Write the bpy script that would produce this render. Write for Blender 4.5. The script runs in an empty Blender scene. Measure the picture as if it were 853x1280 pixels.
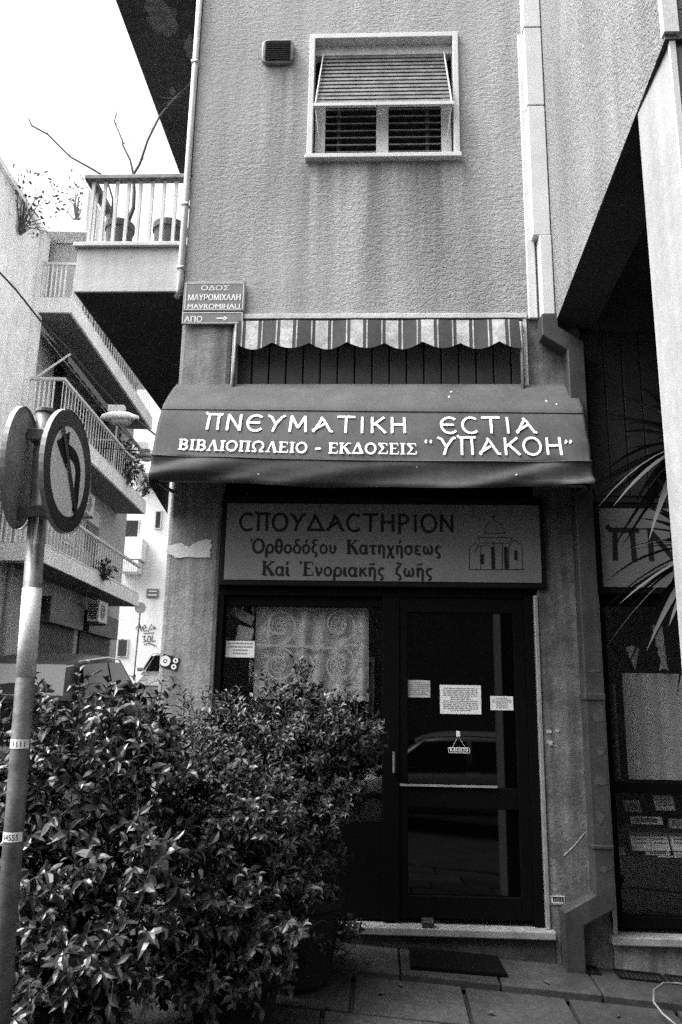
import bpy, math, random
import numpy as np
from mathutils import Vector, Matrix
R = math.radians
rnd = random.Random(7)
SC = bpy.context.scene
COL = SC.collection

# ------------------------------------------------------------------ camera
CX, CY, F = 426.5, 640.0, 996.67
EYE = Vector((0, -5, 1.6))
AX_X = (0.9990, -0.0069, -0.0434)      # world X, Y, Z seen from the camera (right, up, forward)
_n = Vector((41.5, -235.0, F)).normalized()
_v = Vector((73.5, 4240.0, F)).normalized()
_x = _v.cross(_n).normalized()
if _x[0] < 0: _x = -_x
_v = (_n.cross(_x)).normalized()
if _v[1] < 0: _v = -_v
AX = (_x, _n, _v)
right = Vector((_x[0], _n[0], _v[0])); up = Vector((_x[1], _n[1], _v[1])); fwd = Vector((_x[2], _n[2], _v[2]))
cam = bpy.data.cameras.new('camera'); camo = bpy.data.objects.new('camera', cam); COL.objects.link(camo)
M3 = Matrix((right, up, -fwd)).transposed()
camo.matrix_world = Matrix.Translation(EYE) @ M3.to_4x4()
cam.sensor_fit = 'VERTICAL'; cam.sensor_height = 36.0; cam.sensor_width = 24.0
cam.lens = F / 1280 * 36
cam.clip_start = 0.05; cam.clip_end = 2000
SC.camera = camo

# ------------------------------------------------------------------ sky, sun, exposure
SUN_EL, SUN_AZ = 58, 258        # bright overcast: broad sun from the front left
w = bpy.data.worlds.new('World'); SC.world = w; w.use_nodes = True
nt = w.node_tree; nt.nodes.clear()
sky = nt.nodes.new('ShaderNodeTexSky'); sky.sky_type = 'NISHITA'; sky.sun_disc = False
sky.sun_elevation = R(SUN_EL); sky.sun_rotation = R(SUN_AZ); sky.air_density = 1.0; sky.dust_density = 10.0; sky.ozone_density = 0.3
bw = nt.nodes.new('ShaderNodeRGBToBW'); bg = nt.nodes.new('ShaderNodeBackground'); out = nt.nodes.new('ShaderNodeOutputWorld')
nt.links.new(sky.outputs[0], bw.inputs[0]); nt.links.new(bw.outputs[0], bg.inputs[0]); nt.links.new(bg.outputs[0], out.inputs[0])
bg.inputs[1].default_value = 0.15
sl = bpy.data.lights.new('sun', 'SUN'); sl.energy = 0.5; sl.angle = R(15); sl.color = (1, 1, 1)
so = bpy.data.objects.new('sun', sl); COL.objects.link(so)
az = R(SUN_AZ)
sd = Vector((math.sin(az) * math.cos(R(SUN_EL)), math.cos(az) * math.cos(R(SUN_EL)), math.sin(R(SUN_EL))))
so.rotation_euler = sd.to_track_quat('Z', 'Y').to_euler(); so.location = (-6, -10, 30)
SC.view_settings.view_transform = 'Standard'; SC.view_settings.look = 'None'
SC.view_settings.exposure = 1.95; SC.view_settings.gamma = 1
SC.view_settings.use_curve_mapping = False
SC.render.engine = 'CYCLES'
SC.cycles.max_bounces = 6; SC.cycles.use_denoising = False
SC.cycles.sample_clamp_indirect = 2; SC.cycles.caustics_reflective = False; SC.cycles.caustics_refractive = False

# ------------------------------------------------------------------ helpers
def ray(px, py):
    d = Vector((px - CX, -(py - CY), F)) / F
    return Vector((d.dot(AX[0]), d.dot(AX[1]), d.dot(AX[2])))
def atY(px, py, Y=0.0):
    r = ray(px, py); return EYE + r * ((Y - EYE[1]) / r[1])
def g(x, y):                                  # the pavement climbs to the left and up the side street
    return .25 - .07 * min(max(x, -2), 4) + .06 * min(max(y, -6), 60)

class MB:
    def __init__(s): s.v = []; s.f = []
    def add(s, vs, fs):
        o = len(s.v); s.v += [tuple(v) for v in vs]; s.f += [tuple(i + o for i in f) for f in fs]; return s
    def box(s, x0, x1, y0, y1, z0, z1):
        vs = [(x, y, z) for z in (z0, z1) for y in (y0, y1) for x in (x0, x1)]
        return s.add(vs, [(0, 2, 3, 1), (4, 5, 7, 6), (0, 1, 5, 4), (2, 6, 7, 3), (0, 4, 6, 2), (1, 3, 7, 5)])
    def obox(s, c, ex, ey, ez):               # oriented box from centre and three half vectors
        c, ex, ey, ez = Vector(c), Vector(ex), Vector(ey), Vector(ez)
        vs = [c + ex * a + ey * b + ez * d for d in (-1, 1) for b in (-1, 1) for a in (-1, 1)]
        return s.add(vs, [(0, 2, 3, 1), (4, 5, 7, 6), (0, 1, 5, 4), (2, 6, 7, 3), (0, 4, 6, 2), (1, 3, 7, 5)])
    def quad(s, a, b, c, d): return s.add([a, b, c, d], [(0, 1, 2, 3)])
    def prism(s, poly, d):                    # polygon (3-D points) swept along vector d
        d = Vector(d); n = len(poly)
        a = [Vector(p) for p in poly]; b = [p + d for p in a]
        fs = [tuple(range(n))[::-1], tuple(range(n, 2 * n))] + [(i, (i + 1) % n, n + (i + 1) % n, n + i) for i in range(n)]
        return s.add(a + b, fs)
    def tube(s, pts, r, seg=8, cap=True):
        pts = [Vector(p) for p in pts]; n = len(pts)
        rr = r if isinstance(r, (list, tuple)) else [r] * n
        vs = []; u0 = None
        for i, p in enumerate(pts):
            t = (pts[min(i + 1, n - 1)] - pts[max(i - 1, 0)]).normalized()
            if u0 is None:
                u0 = t.orthogonal().normalized()
            else:
                u0 = (u0 - t * u0.dot(t)).normalized()
            w_ = t.cross(u0)
            vs += [p + (u0 * math.cos(2 * math.pi * k / seg) + w_ * math.sin(2 * math.pi * k / seg)) * rr[i] for k in range(seg)]
        fs = [(i * seg + k, i * seg + (k + 1) % seg, (i + 1) * seg + (k + 1) % seg, (i + 1) * seg + k) for i in range(n - 1) for k in range(seg)]
        if cap: fs += [tuple(range(seg))[::-1], tuple(range((n - 1) * seg, n * seg))]
        return s.add(vs, fs)
    def lathe(s, prof, c, seg=24):            # profile of (radius, z) round a vertical axis
        c = Vector(c); n = len(prof)
        vs = [c + Vector((r * math.cos(2 * math.pi * k / seg), r * math.sin(2 * math.pi * k / seg), z)) for r, z in prof for k in range(seg)]
        fs = [(i * seg + k, i * seg + (k + 1) % seg, (i + 1) * seg + (k + 1) % seg, (i + 1) * seg + k) for i in range(n - 1) for k in range(seg)]
        fs += [tuple(range(seg))[::-1], tuple(range((n - 1) * seg, n * seg))]
        return s.add(vs, fs)
    def disc(s, c, r, n, seg=32, r0=0.0, thick=0.0):   # flat disc or ring facing n
        c, n = Vector(c), Vector(n).normalized()
        u = n.cross(Vector((0, 0, 1))).normalized(); v_ = u.cross(n) * -1
        ring = lambda q, o: [c + n * o + (u * math.cos(2 * math.pi * k / seg) + v_ * math.sin(2 * math.pi * k / seg)) * q for k in range(seg)]
        if r0 > 0:
            return s.add(ring(r, 0) + ring(r0, 0), [(k, (k + 1) % seg, seg + (k + 1) % seg, seg + k) for k in range(seg)])
        if thick:
            a = ring(r, -thick) + ring(r, 0)
            return s.add(a, [tuple(range(seg))[::-1], tuple(range(seg, 2 * seg))] + [(k, (k + 1) % seg, seg + (k + 1) % seg, seg + k) for k in range(seg)])
        return s.add(ring(r, 0), [tuple(range(seg))])

def root_of(o):
    while o.parent: o = o.parent
    return o
def link(name, mb, mat, parent=None, smooth=False, bevel=0, label=None, local=False):
    me = bpy.data.meshes.new(name)
    if parent is not None and not local:      # world coordinates in, root-local coordinates out
        r = root_of(parent); mi = (Matrix.Translation(r.location) @ r.rotation_euler.to_matrix().to_4x4()).inverted()
        vs = [tuple(mi @ Vector(v)) for v in mb.v]
    else: vs = mb.v
    me.from_pydata(vs, [], mb.f); me.update()
    o = bpy.data.objects.new(name, me); COL.objects.link(o)
    if mat: me.materials.append(mat)
    if parent is not None: o.parent = parent
    if smooth:
        for p in me.polygons: p.use_smooth = True
    if bevel:
        b = o.modifiers.new('bevel', 'BEVEL'); b.width = bevel; b.segments = 2; b.limit_method = 'ANGLE'
    if label: o['label'] = label
    return o
def tag(o, label, cat, group=None, kind=None):
    o['label'] = label; o['category'] = cat
    if group: o['group'] = group
    if kind: o['kind'] = kind
    return o
def thing(name, label, cat, loc=(0, 0, 0), rz=0.0, group=None):
    o = bpy.data.objects.new(name, None); COL.objects.link(o); o.empty_display_size = .1
    o.location = loc; o.rotation_euler = (0, 0, rz)
    return tag(o, label, cat, group)
def struct(o): o['kind'] = 'structure'; return o
def copy_tree(o, parent=None):
    c = o.copy(); COL.objects.link(c); c.parent = parent
    for ch in list(o.children): copy_tree(ch, c)
    return c

def mat(name, v, rough=.8, var=0.0, scale=6.0, bump=0.0, bscale=60.0, metal=0.0, spec=.5, streak=0.0, detail=6, bdist=.01, island=0.0, stretch=None, alpha=None):
    m = bpy.data.materials.new(name); m.use_nodes = True
    t = m.node_tree; b = t.nodes['Principled BSDF']
    b.inputs['Roughness'].default_value = rough; b.inputs['Metallic'].default_value = metal
    b.inputs['Specular IOR Level'].default_value = spec
    b.inputs['Base Color'].default_value = (v, v, v, 1)
    tc = t.nodes.new('ShaderNodeTexCoord')
    val = None
    def noise(sc, stretch=None, det=6, rgh=.6):
        mp = t.nodes.new('ShaderNodeMapping'); t.links.new(tc.outputs['Object'], mp.inputs[0])
        if stretch: mp.inputs['Scale'].default_value = stretch
        n = t.nodes.new('ShaderNodeTexNoise'); n.inputs['Scale'].default_value = sc; n.inputs['Detail'].default_value = det; n.inputs['Roughness'].default_value = rgh
        t.links.new(mp.outputs[0], n.inputs['Vector']); return n.outputs['Fac']
    def mathn(op, a, b_):
        n = t.nodes.new('ShaderNodeMath'); n.operation = op
        for i, q in enumerate((a, b_)):
            if isinstance(q, (int, float)): n.inputs[i].default_value = q
            else: t.links.new(q, n.inputs[i])
        return n.outputs[0]
    def remap(s, lo, hi, a=.37, c=.63):
        n = t.nodes.new('ShaderNodeMapRange'); n.inputs[1].default_value = a; n.inputs[2].default_value = c
        n.inputs[3].default_value = lo; n.inputs[4].default_value = hi; t.links.new(s, n.inputs[0]); return n.outputs[0]
    if var: val = remap(noise(scale, stretch, detail), 1 - var, 1 + var)
    if var:
        q = remap(noise(scale * 9, stretch, detail), 1 - var * .5, 1 + var * .5); val = mathn('MULTIPLY', val, q)
    if var and rough > .5:                      # fine grit
        q = remap(noise(190, stretch, 2), 1 - min(.34, .10 + var), 1 + min(.34, .10 + var), .36, .64); val = mathn('MULTIPLY', val, q)
    if streak:
        q = remap(noise(1.0, (9, 9, .5)), 1 - streak, 1 + streak * .6); val = q if val is None else mathn('MULTIPLY', val, q)
    if island:
        ge = t.nodes.new('ShaderNodeNewGeometry'); q = remap(ge.outputs['Random Per Island'], 1 - island, 1 + island, 0, 1)
        val = q if val is None else mathn('MULTIPLY', val, q)
    if val is not None:
        val = mathn('MULTIPLY', val, v); t.links.new(val, b.inputs['Base Color'])
    if bump:
        bn = t.nodes.new('ShaderNodeBump'); bn.inputs['Strength'].default_value = bump; bn.inputs['Distance'].default_value = bdist
        t.links.new(noise(bscale, None, 4), bn.inputs['Height']); t.links.new(bn.outputs[0], b.inputs['Normal'])
    m['v'] = v
    return m

# ------------------------------------------------------------------ lettering
def arc(cx, cy, rx, ry, a0, a1, n=18):
    return [(cx + rx * math.cos(R(a0 + (a1 - a0) * i / n)), cy + ry * math.sin(R(a0 + (a1 - a0) * i / n))) for i in range(n + 1)]
UNC = {   # brush-drawn capitals: (advance, strokes); a stroke is a list of points, optional weight
    'Π': (.95, [[(-.02, 1.12), (.06, 1.0), (.92, 1.0)], [(.2, 1), (.16, 0)], [(.72, 1), (.74, 0)]]),
    'Ν': (.95, [[(.1, 0), (.12, 1)], [(.1, 1), (.8, .02)], [(.8, 0), (.8, 1)]]),
    'Ε': (.95, [arc(.5, .5, .46, .5, 48, 315), [(.05, .52), (.72, .52)]]),
    'Υ': (.95, [[(0, 1), (.2, .9), (.45, .45)], [(.95, 1), (.78, .92), (.45, .42), (.32, 0)]]),
    'Μ': (1.15, [[(.1, 0), (.16, 1)], [(.16, 1), (.55, .25)], [(.55, .25), (.92, 1)], [(.92, 1), (1.0, 0)]]),
    'Α': (1.15, [[(.45, .95), (.62, .75), (1.0, .06), (1.12, .05)], [(.52, .88), (.05, .02)], [(.02, .1), (.62, .5)]]),
    'Τ': (1.0, [[(0, 1), (.98, 1)], [(.5, 1), (.48, 0)]]),
    'Ι': (.4, [[(.18, 1), (.18, 0)]]),
    'Κ': (.9, [[(.12, 1), (.12, 0)], [(.78, 1), (.12, .45)], [(.3, .6), (.86, 0)]]),
    'Η': (.95, [[(.12, 1), (.12, 0)], [(.8, 1), (.82, 0)], [(.12, .55), (.8, .55)]]),
    'Ϲ': (.9, [arc(.5, .5, .46, .5, 50, 312)]),
    'Ο': (1.05, [arc(.5, .5, .46, .5, 0, 360, 28)]),
    'Δ': (1.15, [[(.45, .98), (.62, .75), (1.0, .08), (1.12, .05)], [(.52, .9), (.05, .06)], [(.02, .06), (.98, .06)]]),
    'Ρ': (.85, [[(.14, 1), (.14, -.12)], arc(.14, .72, .55, .28, 90, -90, 14)]),
    ' ': (.9, []),
    '“': (.6, [[(.12, 1.0), (.06, .88), (.12, .82)], [(.38, 1.0), (.32, .88), (.38, .82)]]),
    '”': (.6, [[(.18, 1.0), (.24, .92), (.14, .80)], [(.44, 1.0), (.5, .92), (.4, .80)]]),
}
def V_(x): return [[(x, 0), (x, 1)]]
SRF = {   # heavy book capitals: thick uprights, thin bars, slab feet; weight factor after the points
    'Β': (.82, [([(.2, 0), (.2, 1)], 1.5), ([(.04, .97), (.45, .97)], .6), ([(.04, .03), (.48, .03)], .6), (arc(.42, .75, .24, .22, 90, -90, 10), 1.2), (arc(.45, .27, .27, .24, 90, -90, 10), 1.3), ([(.2, .52), (.45, .52)], .6)]),
    'Ι': (.46, [([(.23, 0), (.23, 1)], 1.5), ([(.04, .97), (.42, .97)], .6), ([(.04, .03), (.42, .03)], .6)]),
    'Λ': (.95, [([(.48, 1), (.8, 0)], 1.6), ([(.46, 1), (.16, 0)], .7), ([(.0, .03), (.34, .03)], .6), ([(.62, .03), (.98, .03)], .6)]),
    'Ο': (.95, [(arc(.46, .5, .38, .47, 0, 360, 26), 1.2)]),
    'Π': (1.0, [([(.22, 0), (.22, 1)], 1.5), ([(.76, 0), (.76, 1)], 1.5), ([(.04, .97), (.95, .97)], .6), ([(.04, .03), (.4, .03)], .6), ([(.58, .03), (.95, .03)], .6)]),
    'Ω': (1.05, [(arc(.5, .58, .4, .4, -52, 232, 24), 1.2), ([(.06, .04), (.36, .04)], 1.0), ([(.64, .04), (.94, .04)], 1.0), ([(.36, .04), (.28, .26)], .8), ([(.64, .04), (.72, .26)], .8)]),
    'Ε': (.8, [([(.2, 0), (.2, 1)], 1.5), ([(.04, .97), (.7, .97), (.7, .78)], .6), ([(.04, .03), (.74, .03), (.74, .24)], .6), ([(.2, .52), (.55, .52)], .6)]),
    'Κ': (.95, [([(.2, 0), (.2, 1)], 1.5), ([(.04, .97), (.38, .97)], .6), ([(.04, .03), (.38, .03)], .6), ([(.76, 1), (.2, .46)], .7), ([(.4, .62), (.82, 0)], 1.5), ([(.62, .97), (.92, .97)], .6), ([(.64, .03), (.97, .03)], .6)]),
    'Δ': (.98, [([(.48, 1), (.82, .04)], 1.6), ([(.46, 1), (.1, .04)], .7), ([(.04, .05), (.92, .05)], .9)]),
    'Σ': (.85, [([(.74, .78), (.74, .97), (.1, .97)], .7), ([(.12, .97), (.46, .52)], 1.5), ([(.46, .52), (.1, .05)], .8), ([(.06, .05), (.78, .05), (.78, .26)], .8)]),
    '-': (.5, [([(.06, .42), (.44, .42)], 1.2)]),
    ' ': (.45, []),
}
SRF['Τ'] = (.85, [([(.42, 0), (.42, 1)], 1.5), ([(.04, .78), (.04, .97), (.8, .97), (.8, .78)], .7), ([(.22, .03), (.62, .03)], .6)])
def acc(x): return ([(x, .78), (x + .10, 1.0)], .8)                      # acute
def bre(x): return ([(x, .84), (x + .07, .92), (x + .02, 1.02)], .8)    # breathing mark
RND = lambda cx_, r_=.24: (arc(cx_, .31, r_, .30, 0, 360, 22), 1.0)
_eta = [([(.06, .60), (.12, .56), (.12, 0)], 1.2), ([(.12, .42), (.22, .58), (.36, .60), (.46, .48), (.46, -.28)], 1.1)]
_alf = [(arc(.28, .31, .23, .30, 20, 340, 20), 1.0), ([(.52, .62), (.50, .12), (.54, .02), (.62, .04)], 1.2)]
_iot = [([(.10, .60), (.10, .10), (.16, .02), (.24, .05)], 1.3)]
_omi = [RND(.29)]
LOW = {
    'Ὀ': (1.1, [bre(.02), (arc(.62, .5, .40, .49, 0, 360, 26), 1.2)]), 'ρ': (.62, [(arc(.32, .31, .24, .30, 0, 360, 20), 1.0), ([(.08, .34), (.06, -.30)], 1.2)]),
    'θ': (.62, [(arc(.30, .5, .23, .50, 0, 360, 24), 1.1), ([(.08, .5), (.52, .5)], .8)]), 'ο': (.60, _omi), 'ό': (.60, _omi + [acc(.26)]),
    'δ': (.62, [(arc(.30, .29, .24, .29, 0, 360, 20), 1.0), ([(.40, .54), (.18, .80), (.20, .96), (.44, .98)], 1.0)]),
    'ξ': (.56, [([(.44, .98), (.16, .96), (.10, .82), (.22, .62), (.40, .60)], .9), ([(.24, .60), (.08, .40), (.12, .12), (.40, .02), (.42, -.14), (.28, -.26)], 1.1)]),
    'υ': (.60, [([(.06, .58), (.12, .56), (.12, .16), (.26, .02), (.42, .08), (.50, .34), (.44, .60)], 1.1)]),
    'Κ': (.92, SRF['Κ'][1]), 'α': (.66, _alf), 'τ': (.56, [([(.02, .54), (.10, .59), (.52, .59)], .9), ([(.27, .58), (.25, .10), (.32, .02), (.42, .05)], 1.2)]),
    'η': (.58, _eta), 'ή': (.58, _eta + [acc(.26)]), 'ῆ': (.58, _eta + [([(.10, .82), (.20, .92), (.32, .84), (.44, .94)], .8)]),
    'χ': (.60, [([(.04, .60), (.14, .58), (.44, -.24), (.56, -.28)], 1.2), ([(.52, .60), (.06, -.28)], .9)]),
    'σ': (.66, [(arc(.30, .29, .24, .29, 60, 420, 22), 1.0), ([(.28, .58), (.62, .58)], .9)]), 'ε': (.54, [(arc(.30, .45, .20, .15, 40, 270, 12), 1.0), (arc(.30, .15, .22, .15, 90, 320, 12), 1.1)]),
    'ω': (.82, [([(.16, .60), (.06, .34), (.14, .06), (.28, .03), (.39, .18), (.39, .42)], 1.1), ([(.39, .18), (.50, .03), (.64, .06), (.72, .34), (.62, .60)], 1.1)]),
    'ς': (.52, [([(.44, .56), (.26, .60), (.09, .42), (.12, .18), (.36, .02), (.38, -.14), (.22, -.26)], 1.1)]),
    'ί': (.28, _iot + [acc(.06)]), 'ι': (.28, _iot), 'Ἐ': (1.0, [bre(.02)] + [([(p[0] + .22, p[1]) for p in st[0]], st[1]) for st in SRF['Ε'][1]]),
    'ν': (.58, [([(.04, .58), (.12, .58), (.26, .02)], 1.2), ([(.26, .02), (.48, .34), (.48, .60)], .9)]), 'κ': (.60, [([(.12, .60), (.12, 0)], 1.2), ([(.50, .60), (.14, .28)], .9), ([(.24, .36), (.54, .02)], 1.2)]),
    'ζ': (.52, [([(.12, .96), (.46, .96), (.14, .52), (.10, .22), (.38, .04), (.42, -.12), (.28, -.24)], 1.1)]), ' ': (.55, []),
}
def stroke_text(mb, txt, font, x0, x1, z0, h, wgt, mapf, gap=.14):
    """ribbons along the strokes of each letter; mapf(x, z, lift) -> 3-D point on the lettered surface"""
    total = sum(font[c][0] + gap for c in txt) - gap
    sx = (x1 - x0) / total; x = x0; k = 0
    for c in txt:
        adv, strokes = font[c]
        for st in strokes:
            pts, wf = st if isinstance(st, tuple) else (st, 1.0)
            P = [Vector((x + p[0] * sx, z0 + p[1] * h)) for p in pts]
            Q = [P[0]]
            for a, b in zip(P, P[1:]):
                n = max(1, int((b - a).length / .03)) if (b - a).length else 1; Q += [a + (b - a) * (i / n) for i in range(1, n + 1)]
            hw = wgt * wf / 2; L, Rr = [], []
            for i, q in enumerate(Q):
                t = (Q[min(i + 1, len(Q) - 1)] - Q[max(i - 1, 0)]);
                t = t.normalized() if t.length else Vector((1, 0)); n = Vector((-t.y, t.x))
                e = t * hw * .5 if i == len(Q) - 1 else (-t * hw * .5 if i == 0 else Vector((0, 0)))
                L.append(q + n * hw + e * .6); Rr.append(q - n * hw + e * .6)
            lift = .002 + .00035 * (k % 6); k += 1
            vs = [mapf(p.x, p.y, lift) for p in L] + [mapf(p.x, p.y, lift) for p in Rr]
            n = len(Q); mb.add(vs, [(n + i, n + i + 1, i + 1, i) for i in range(n - 1)])
        x += (adv + gap) * sx
    return mb
def font_text(mb, txt, x0, x1, z0, h, mapf, bold=0.0, cap=.73):
    """built-in typeface turned into flat faces; scaled so capitals are h tall and the line spans x0..x1"""
    cu = bpy.data.curves.new('t', 'FONT'); cu.body = txt; cu.size = 1; cu.fill_mode = 'FRONT'; cu.resolution_u = 4
    o = bpy.data.objects.new('t', cu); COL.objects.link(o)
    dg = bpy.context.evaluated_depsgraph_get(); me = bpy.data.meshes.new_from_object(o.evaluated_get(dg))
    vs = [v.co.copy() for v in me.vertices]; fs = [tuple(p.vertices) for p in me.polygons]
    bpy.data.objects.remove(o); bpy.data.curves.remove(cu); bpy.data.meshes.remove(me)
    if not vs: return mb
    a = min(v.x for v in vs); b = max(v.x for v in vs)
    dx = bold * h * 1.6                          # weight: the same outlines again, a hair to either side
    for k, d in enumerate((0, -dx, dx) if bold else (0,)):
        mb.add([mapf(x0 + d + (v.x - a) / (b - a) * (x1 - x0), z0 + v.y / cap * h, .002 + .0004 * k) for v in vs], fs)
    return mb
def front(Y): return lambda x, z, l: (x, Y - l, z)      # a plane facing the street

# ------------------------------------------------------------------ materials
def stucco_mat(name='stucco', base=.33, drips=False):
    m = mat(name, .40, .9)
    t = m.node_tree; b = t.nodes['Principled BSDF']
    tc = t.nodes.new('ShaderNodeTexCoord')
    def N(tp): return t.nodes.new(tp)
    def noise(sc, st=(1, 1, 1), det=4):
        mp = N('ShaderNodeMapping'); mp.inputs['Scale'].default_value = st; t.links.new(tc.outputs['Object'], mp.inputs[0])
        n = N('ShaderNodeTexNoise'); n.inputs['Scale'].default_value = sc; n.inputs['Detail'].default_value = det; t.links.new(mp.outputs[0], n.inputs['Vector']); return n.outputs['Fac']
    def rng(s, a, c, lo, hi):
        n = N('ShaderNodeMapRange'); n.inputs[1].default_value = a; n.inputs[2].default_value = c; n.inputs[3].default_value = lo; n.inputs[4].default_value = hi
        t.links.new(s, n.inputs[0]); return n.outputs[0]
    def mul(a, c, op='MULTIPLY'):
        n = N('ShaderNodeMath'); n.operation = op
        for i, q in enumerate((a, c)):
            if isinstance(q, (int, float)): n.inputs[i].default_value = q
            else: t.links.new(q, n.inputs[i])
        return n.outputs[0]
    v = rng(noise(1.6), .3, .7, .9, 1.1)
    v = mul(v, rng(noise(1.0, (4, 4, .3)), .36, .64, .80, 1.14))       # rain runs
    v = mul(v, rng(noise(70, (.7, 1, 1.3)), .3, .7, .72, 1.28))          # grit in the hollows of the render
    if drips:
        sp = N('ShaderNodeSeparateXYZ'); t.links.new(tc.outputs['Object'], sp.inputs[0])
        def band(o, a, c, e): return mul(rng(sp.outputs[o], a - e, a + e, 0, 1), rng(sp.outputs[o], c - e, c + e, 1, 0))
        run = mul(rng(noise(1.0, (6, 1, .3), 5), .36, .64, -.34, .20), rng(noise(1.0, (19, 1, .5), 4), .35, .65, -.16, .12), 'ADD')
        for xa, xb, za, zb in ((-.55, .62, 4.0, 5.36), (-.90, -.60, 4.9, 6.16)):
            m_ = mul(band('X', xa, xb, .04), mul(rng(sp.outputs['Z'], zb - .004, zb + .004, 1, 0), rng(sp.outputs['Z'], za, zb, .15, 1)))
            v = mul(v, mul(mul(run, m_), 1.0, 'ADD'))
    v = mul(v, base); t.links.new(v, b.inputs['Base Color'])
    h = mul(noise(32, (.62, 1, 1.2), 3), mul(noise(95, (.8, 1, 1.2), 3), .9), 'ADD')
    bn = N('ShaderNodeBump'); sx_ = N('ShaderNodeSeparateXYZ'); t.links.new(tc.outputs['Object'], sx_.inputs[0]); t.links.new(mul(rng(noise(.9, (1, 1, .7), 3), .36, .64, .35, 1.0), rng(sx_.outputs['X'], -1.2, .9, .62, 1.15)), bn.inputs['Strength']); bn.inputs['Distance'].default_value = .024
    t.links.new(h, bn.inputs['Height']); t.links.new(bn.outputs[0], b.inputs['Normal'])
    return m
M = dict(
    stucco=stucco_mat(drips=True), stucco_wing=stucco_mat('shaded_wing_stucco', .21), pier_right=mat('stained_concrete', .13, .9, .4, 4, .4, 70, streak=.42),  # wing: same stucco, colour darkened to offset the sun on it
    pale=mat('pale_render', .52, .85, .10, 2, .3, 60, streak=.12),
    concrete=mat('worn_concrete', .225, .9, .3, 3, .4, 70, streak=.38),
    smooth=mat('smooth_render', .5, .85, .10, 3, .2, 50, streak=.12),
    soffit=mat('shade_dark_soffit', .035, .95, .25, 2, .2, 30),  # near-black colour stands in for shade under balconies, beam and porch
    peel=mat('bare_plaster', .11, .95, .3, 14, .3, 40),
    pillar=mat('pale_marble_cladding', .30, .6, .12, 2.5, .1, 30, streak=.12),
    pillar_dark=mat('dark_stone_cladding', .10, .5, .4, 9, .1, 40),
    white=mat('white_paint', .55, .55, .06, 6, .05, 40),
    offwhite=mat('aged_white_paint', .55, .6, .12, 6, .08, 40, streak=.1),
    slat=mat('grey_slat_paint', .15, .7, .3, 12),
    slatdark=mat('dirty_slat_paint', .22, .6, .15, 30),
    black=mat('black_metal', .006, .6, .2, 12, spec=.12),
    frame=mat('dark_bronze_aluminium', .003, .6, .15, 20, spec=.06),
    interior=mat('dark_interior', .012, .9),
    shutter=mat('dark_panel_shutter', .022, .6, .15, 14),
    alu=mat('bare_aluminium', .45, .4, .15, 25, metal=.6),
    marble=mat('grey_marble_sill', .24, .55, .2, 9, .1, 40),
    plinth=mat('stained_plinth', .07, .9, .4, 6, .4, 50),
    duct_worn=mat('scraped_duct', .045, .8, .3, 20), duct=mat('painted_duct', .032, .6, .25, 7, .1, 30, streak=.2),
    awning=mat('grey_canvas', .056, .85, .16, 3, .15, 300, streak=.14),
    letter=mat('white_lettering', .78, .7, .05, 30),
    stripe_dark=mat('dark_stripe_canvas', .05, .85, .15, 20),
    stripe_light=mat('pale_stripe_canvas', .42, .85, .3, 9),
    board=mat('grey_sign_board', .15, .6, .08, 5, .05, 30),
    ink=mat('black_ink', .010, .7, spec=.2),
    plate=mat('blue_enamel_plate', .17, .35, .08, 12),
    paper=mat('paper', .72, .8, .04, 10), thread=mat('white_thread', .9, .9),
    greypaper=mat('grey_paper', .38, .8, .3, 60),
    print=mat('print_grey', .22, .8),
    galv=mat('galvanised_steel', .14, .5, .35, 14, .1, 50, metal=.3),
    polewhite=mat('white_band_paint', .62, .7, .12, 18, .1, 40),
    signback=mat('sign_back_metal', .22, .55, .2, 8),
    signred=mat('sign_border_paint', .028, .45, .15, 20),
    signface=mat('sign_face_paint', .8, .45, .05, 12),
    leafpale=mat('pale_leaf', .10, .4, island=.4),
    leafdark=mat('dark_glossy_leaf', .026, .34, island=.55, spec=.6),
    leafmid=mat('mid_leaf', .032, .42, island=.5, spec=.5),
    leafsmall=mat('small_leaf', .036, .45, island=.5, spec=.5),
    bark=mat('bark', .07, .9, .3, 30, .4, 60),
    blade=mat('strap_leaf', .030, .65, island=.7, spec=.12),
    pot=mat('dark_planter', .010, .85, .2, 9, spec=.2),
    terracotta=mat('clay_pot', .12, .8, .2, 9),
    asphalt=mat('asphalt', .04, .9, .25, 3, .5, 120),
    joint=mat('pavement_joint', .025, .95, .3, 20),
    slab=mat('paving_slab', .028, .8, .5, 3.5, .3, 60, island=.4),
    rubber=mat('rubber', .004, .9, .1, 20, spec=.05),
    carpaint=mat('dark_car_paint', .012, .4, spec=.12),
    carpale=mat('silver_car_paint', .42, .3, metal=.3),
    carmid=mat('white_car_paint', .6, .35, spec=.3),
    carglass=mat('car_glass', .006, .06, spec=.14), sky_toned_glass=mat('sky_toned_car_glass', .15, .2, spec=.5), midwall=mat('mid_grey_wall', .40, .9, .08, 2, .15, 40, streak=.12),  # rear car glass: pale colour stands in for reflected sky
    chrome=mat('chrome', .7, .15, metal=1),
    tyre=mat('tyre', .015, .85),
    winglass=mat('far_window_glass', .03, .1, spec=.7),
    cable=mat('black_cable', .01, .6),
    farwall=mat('far_white_wall', .8, .9, .06, 2, .1, 30, streak=.06),
    leftwall=mat('left_pale_wall', .8, .9, .08, 2, .15, 40, streak=.1),
    opposite=mat('sky_block_wall', .10, .9, .15, 2, .1, 30),
    cloth=mat('plain_curtain', .6, .9, .08, 5),
)
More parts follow.
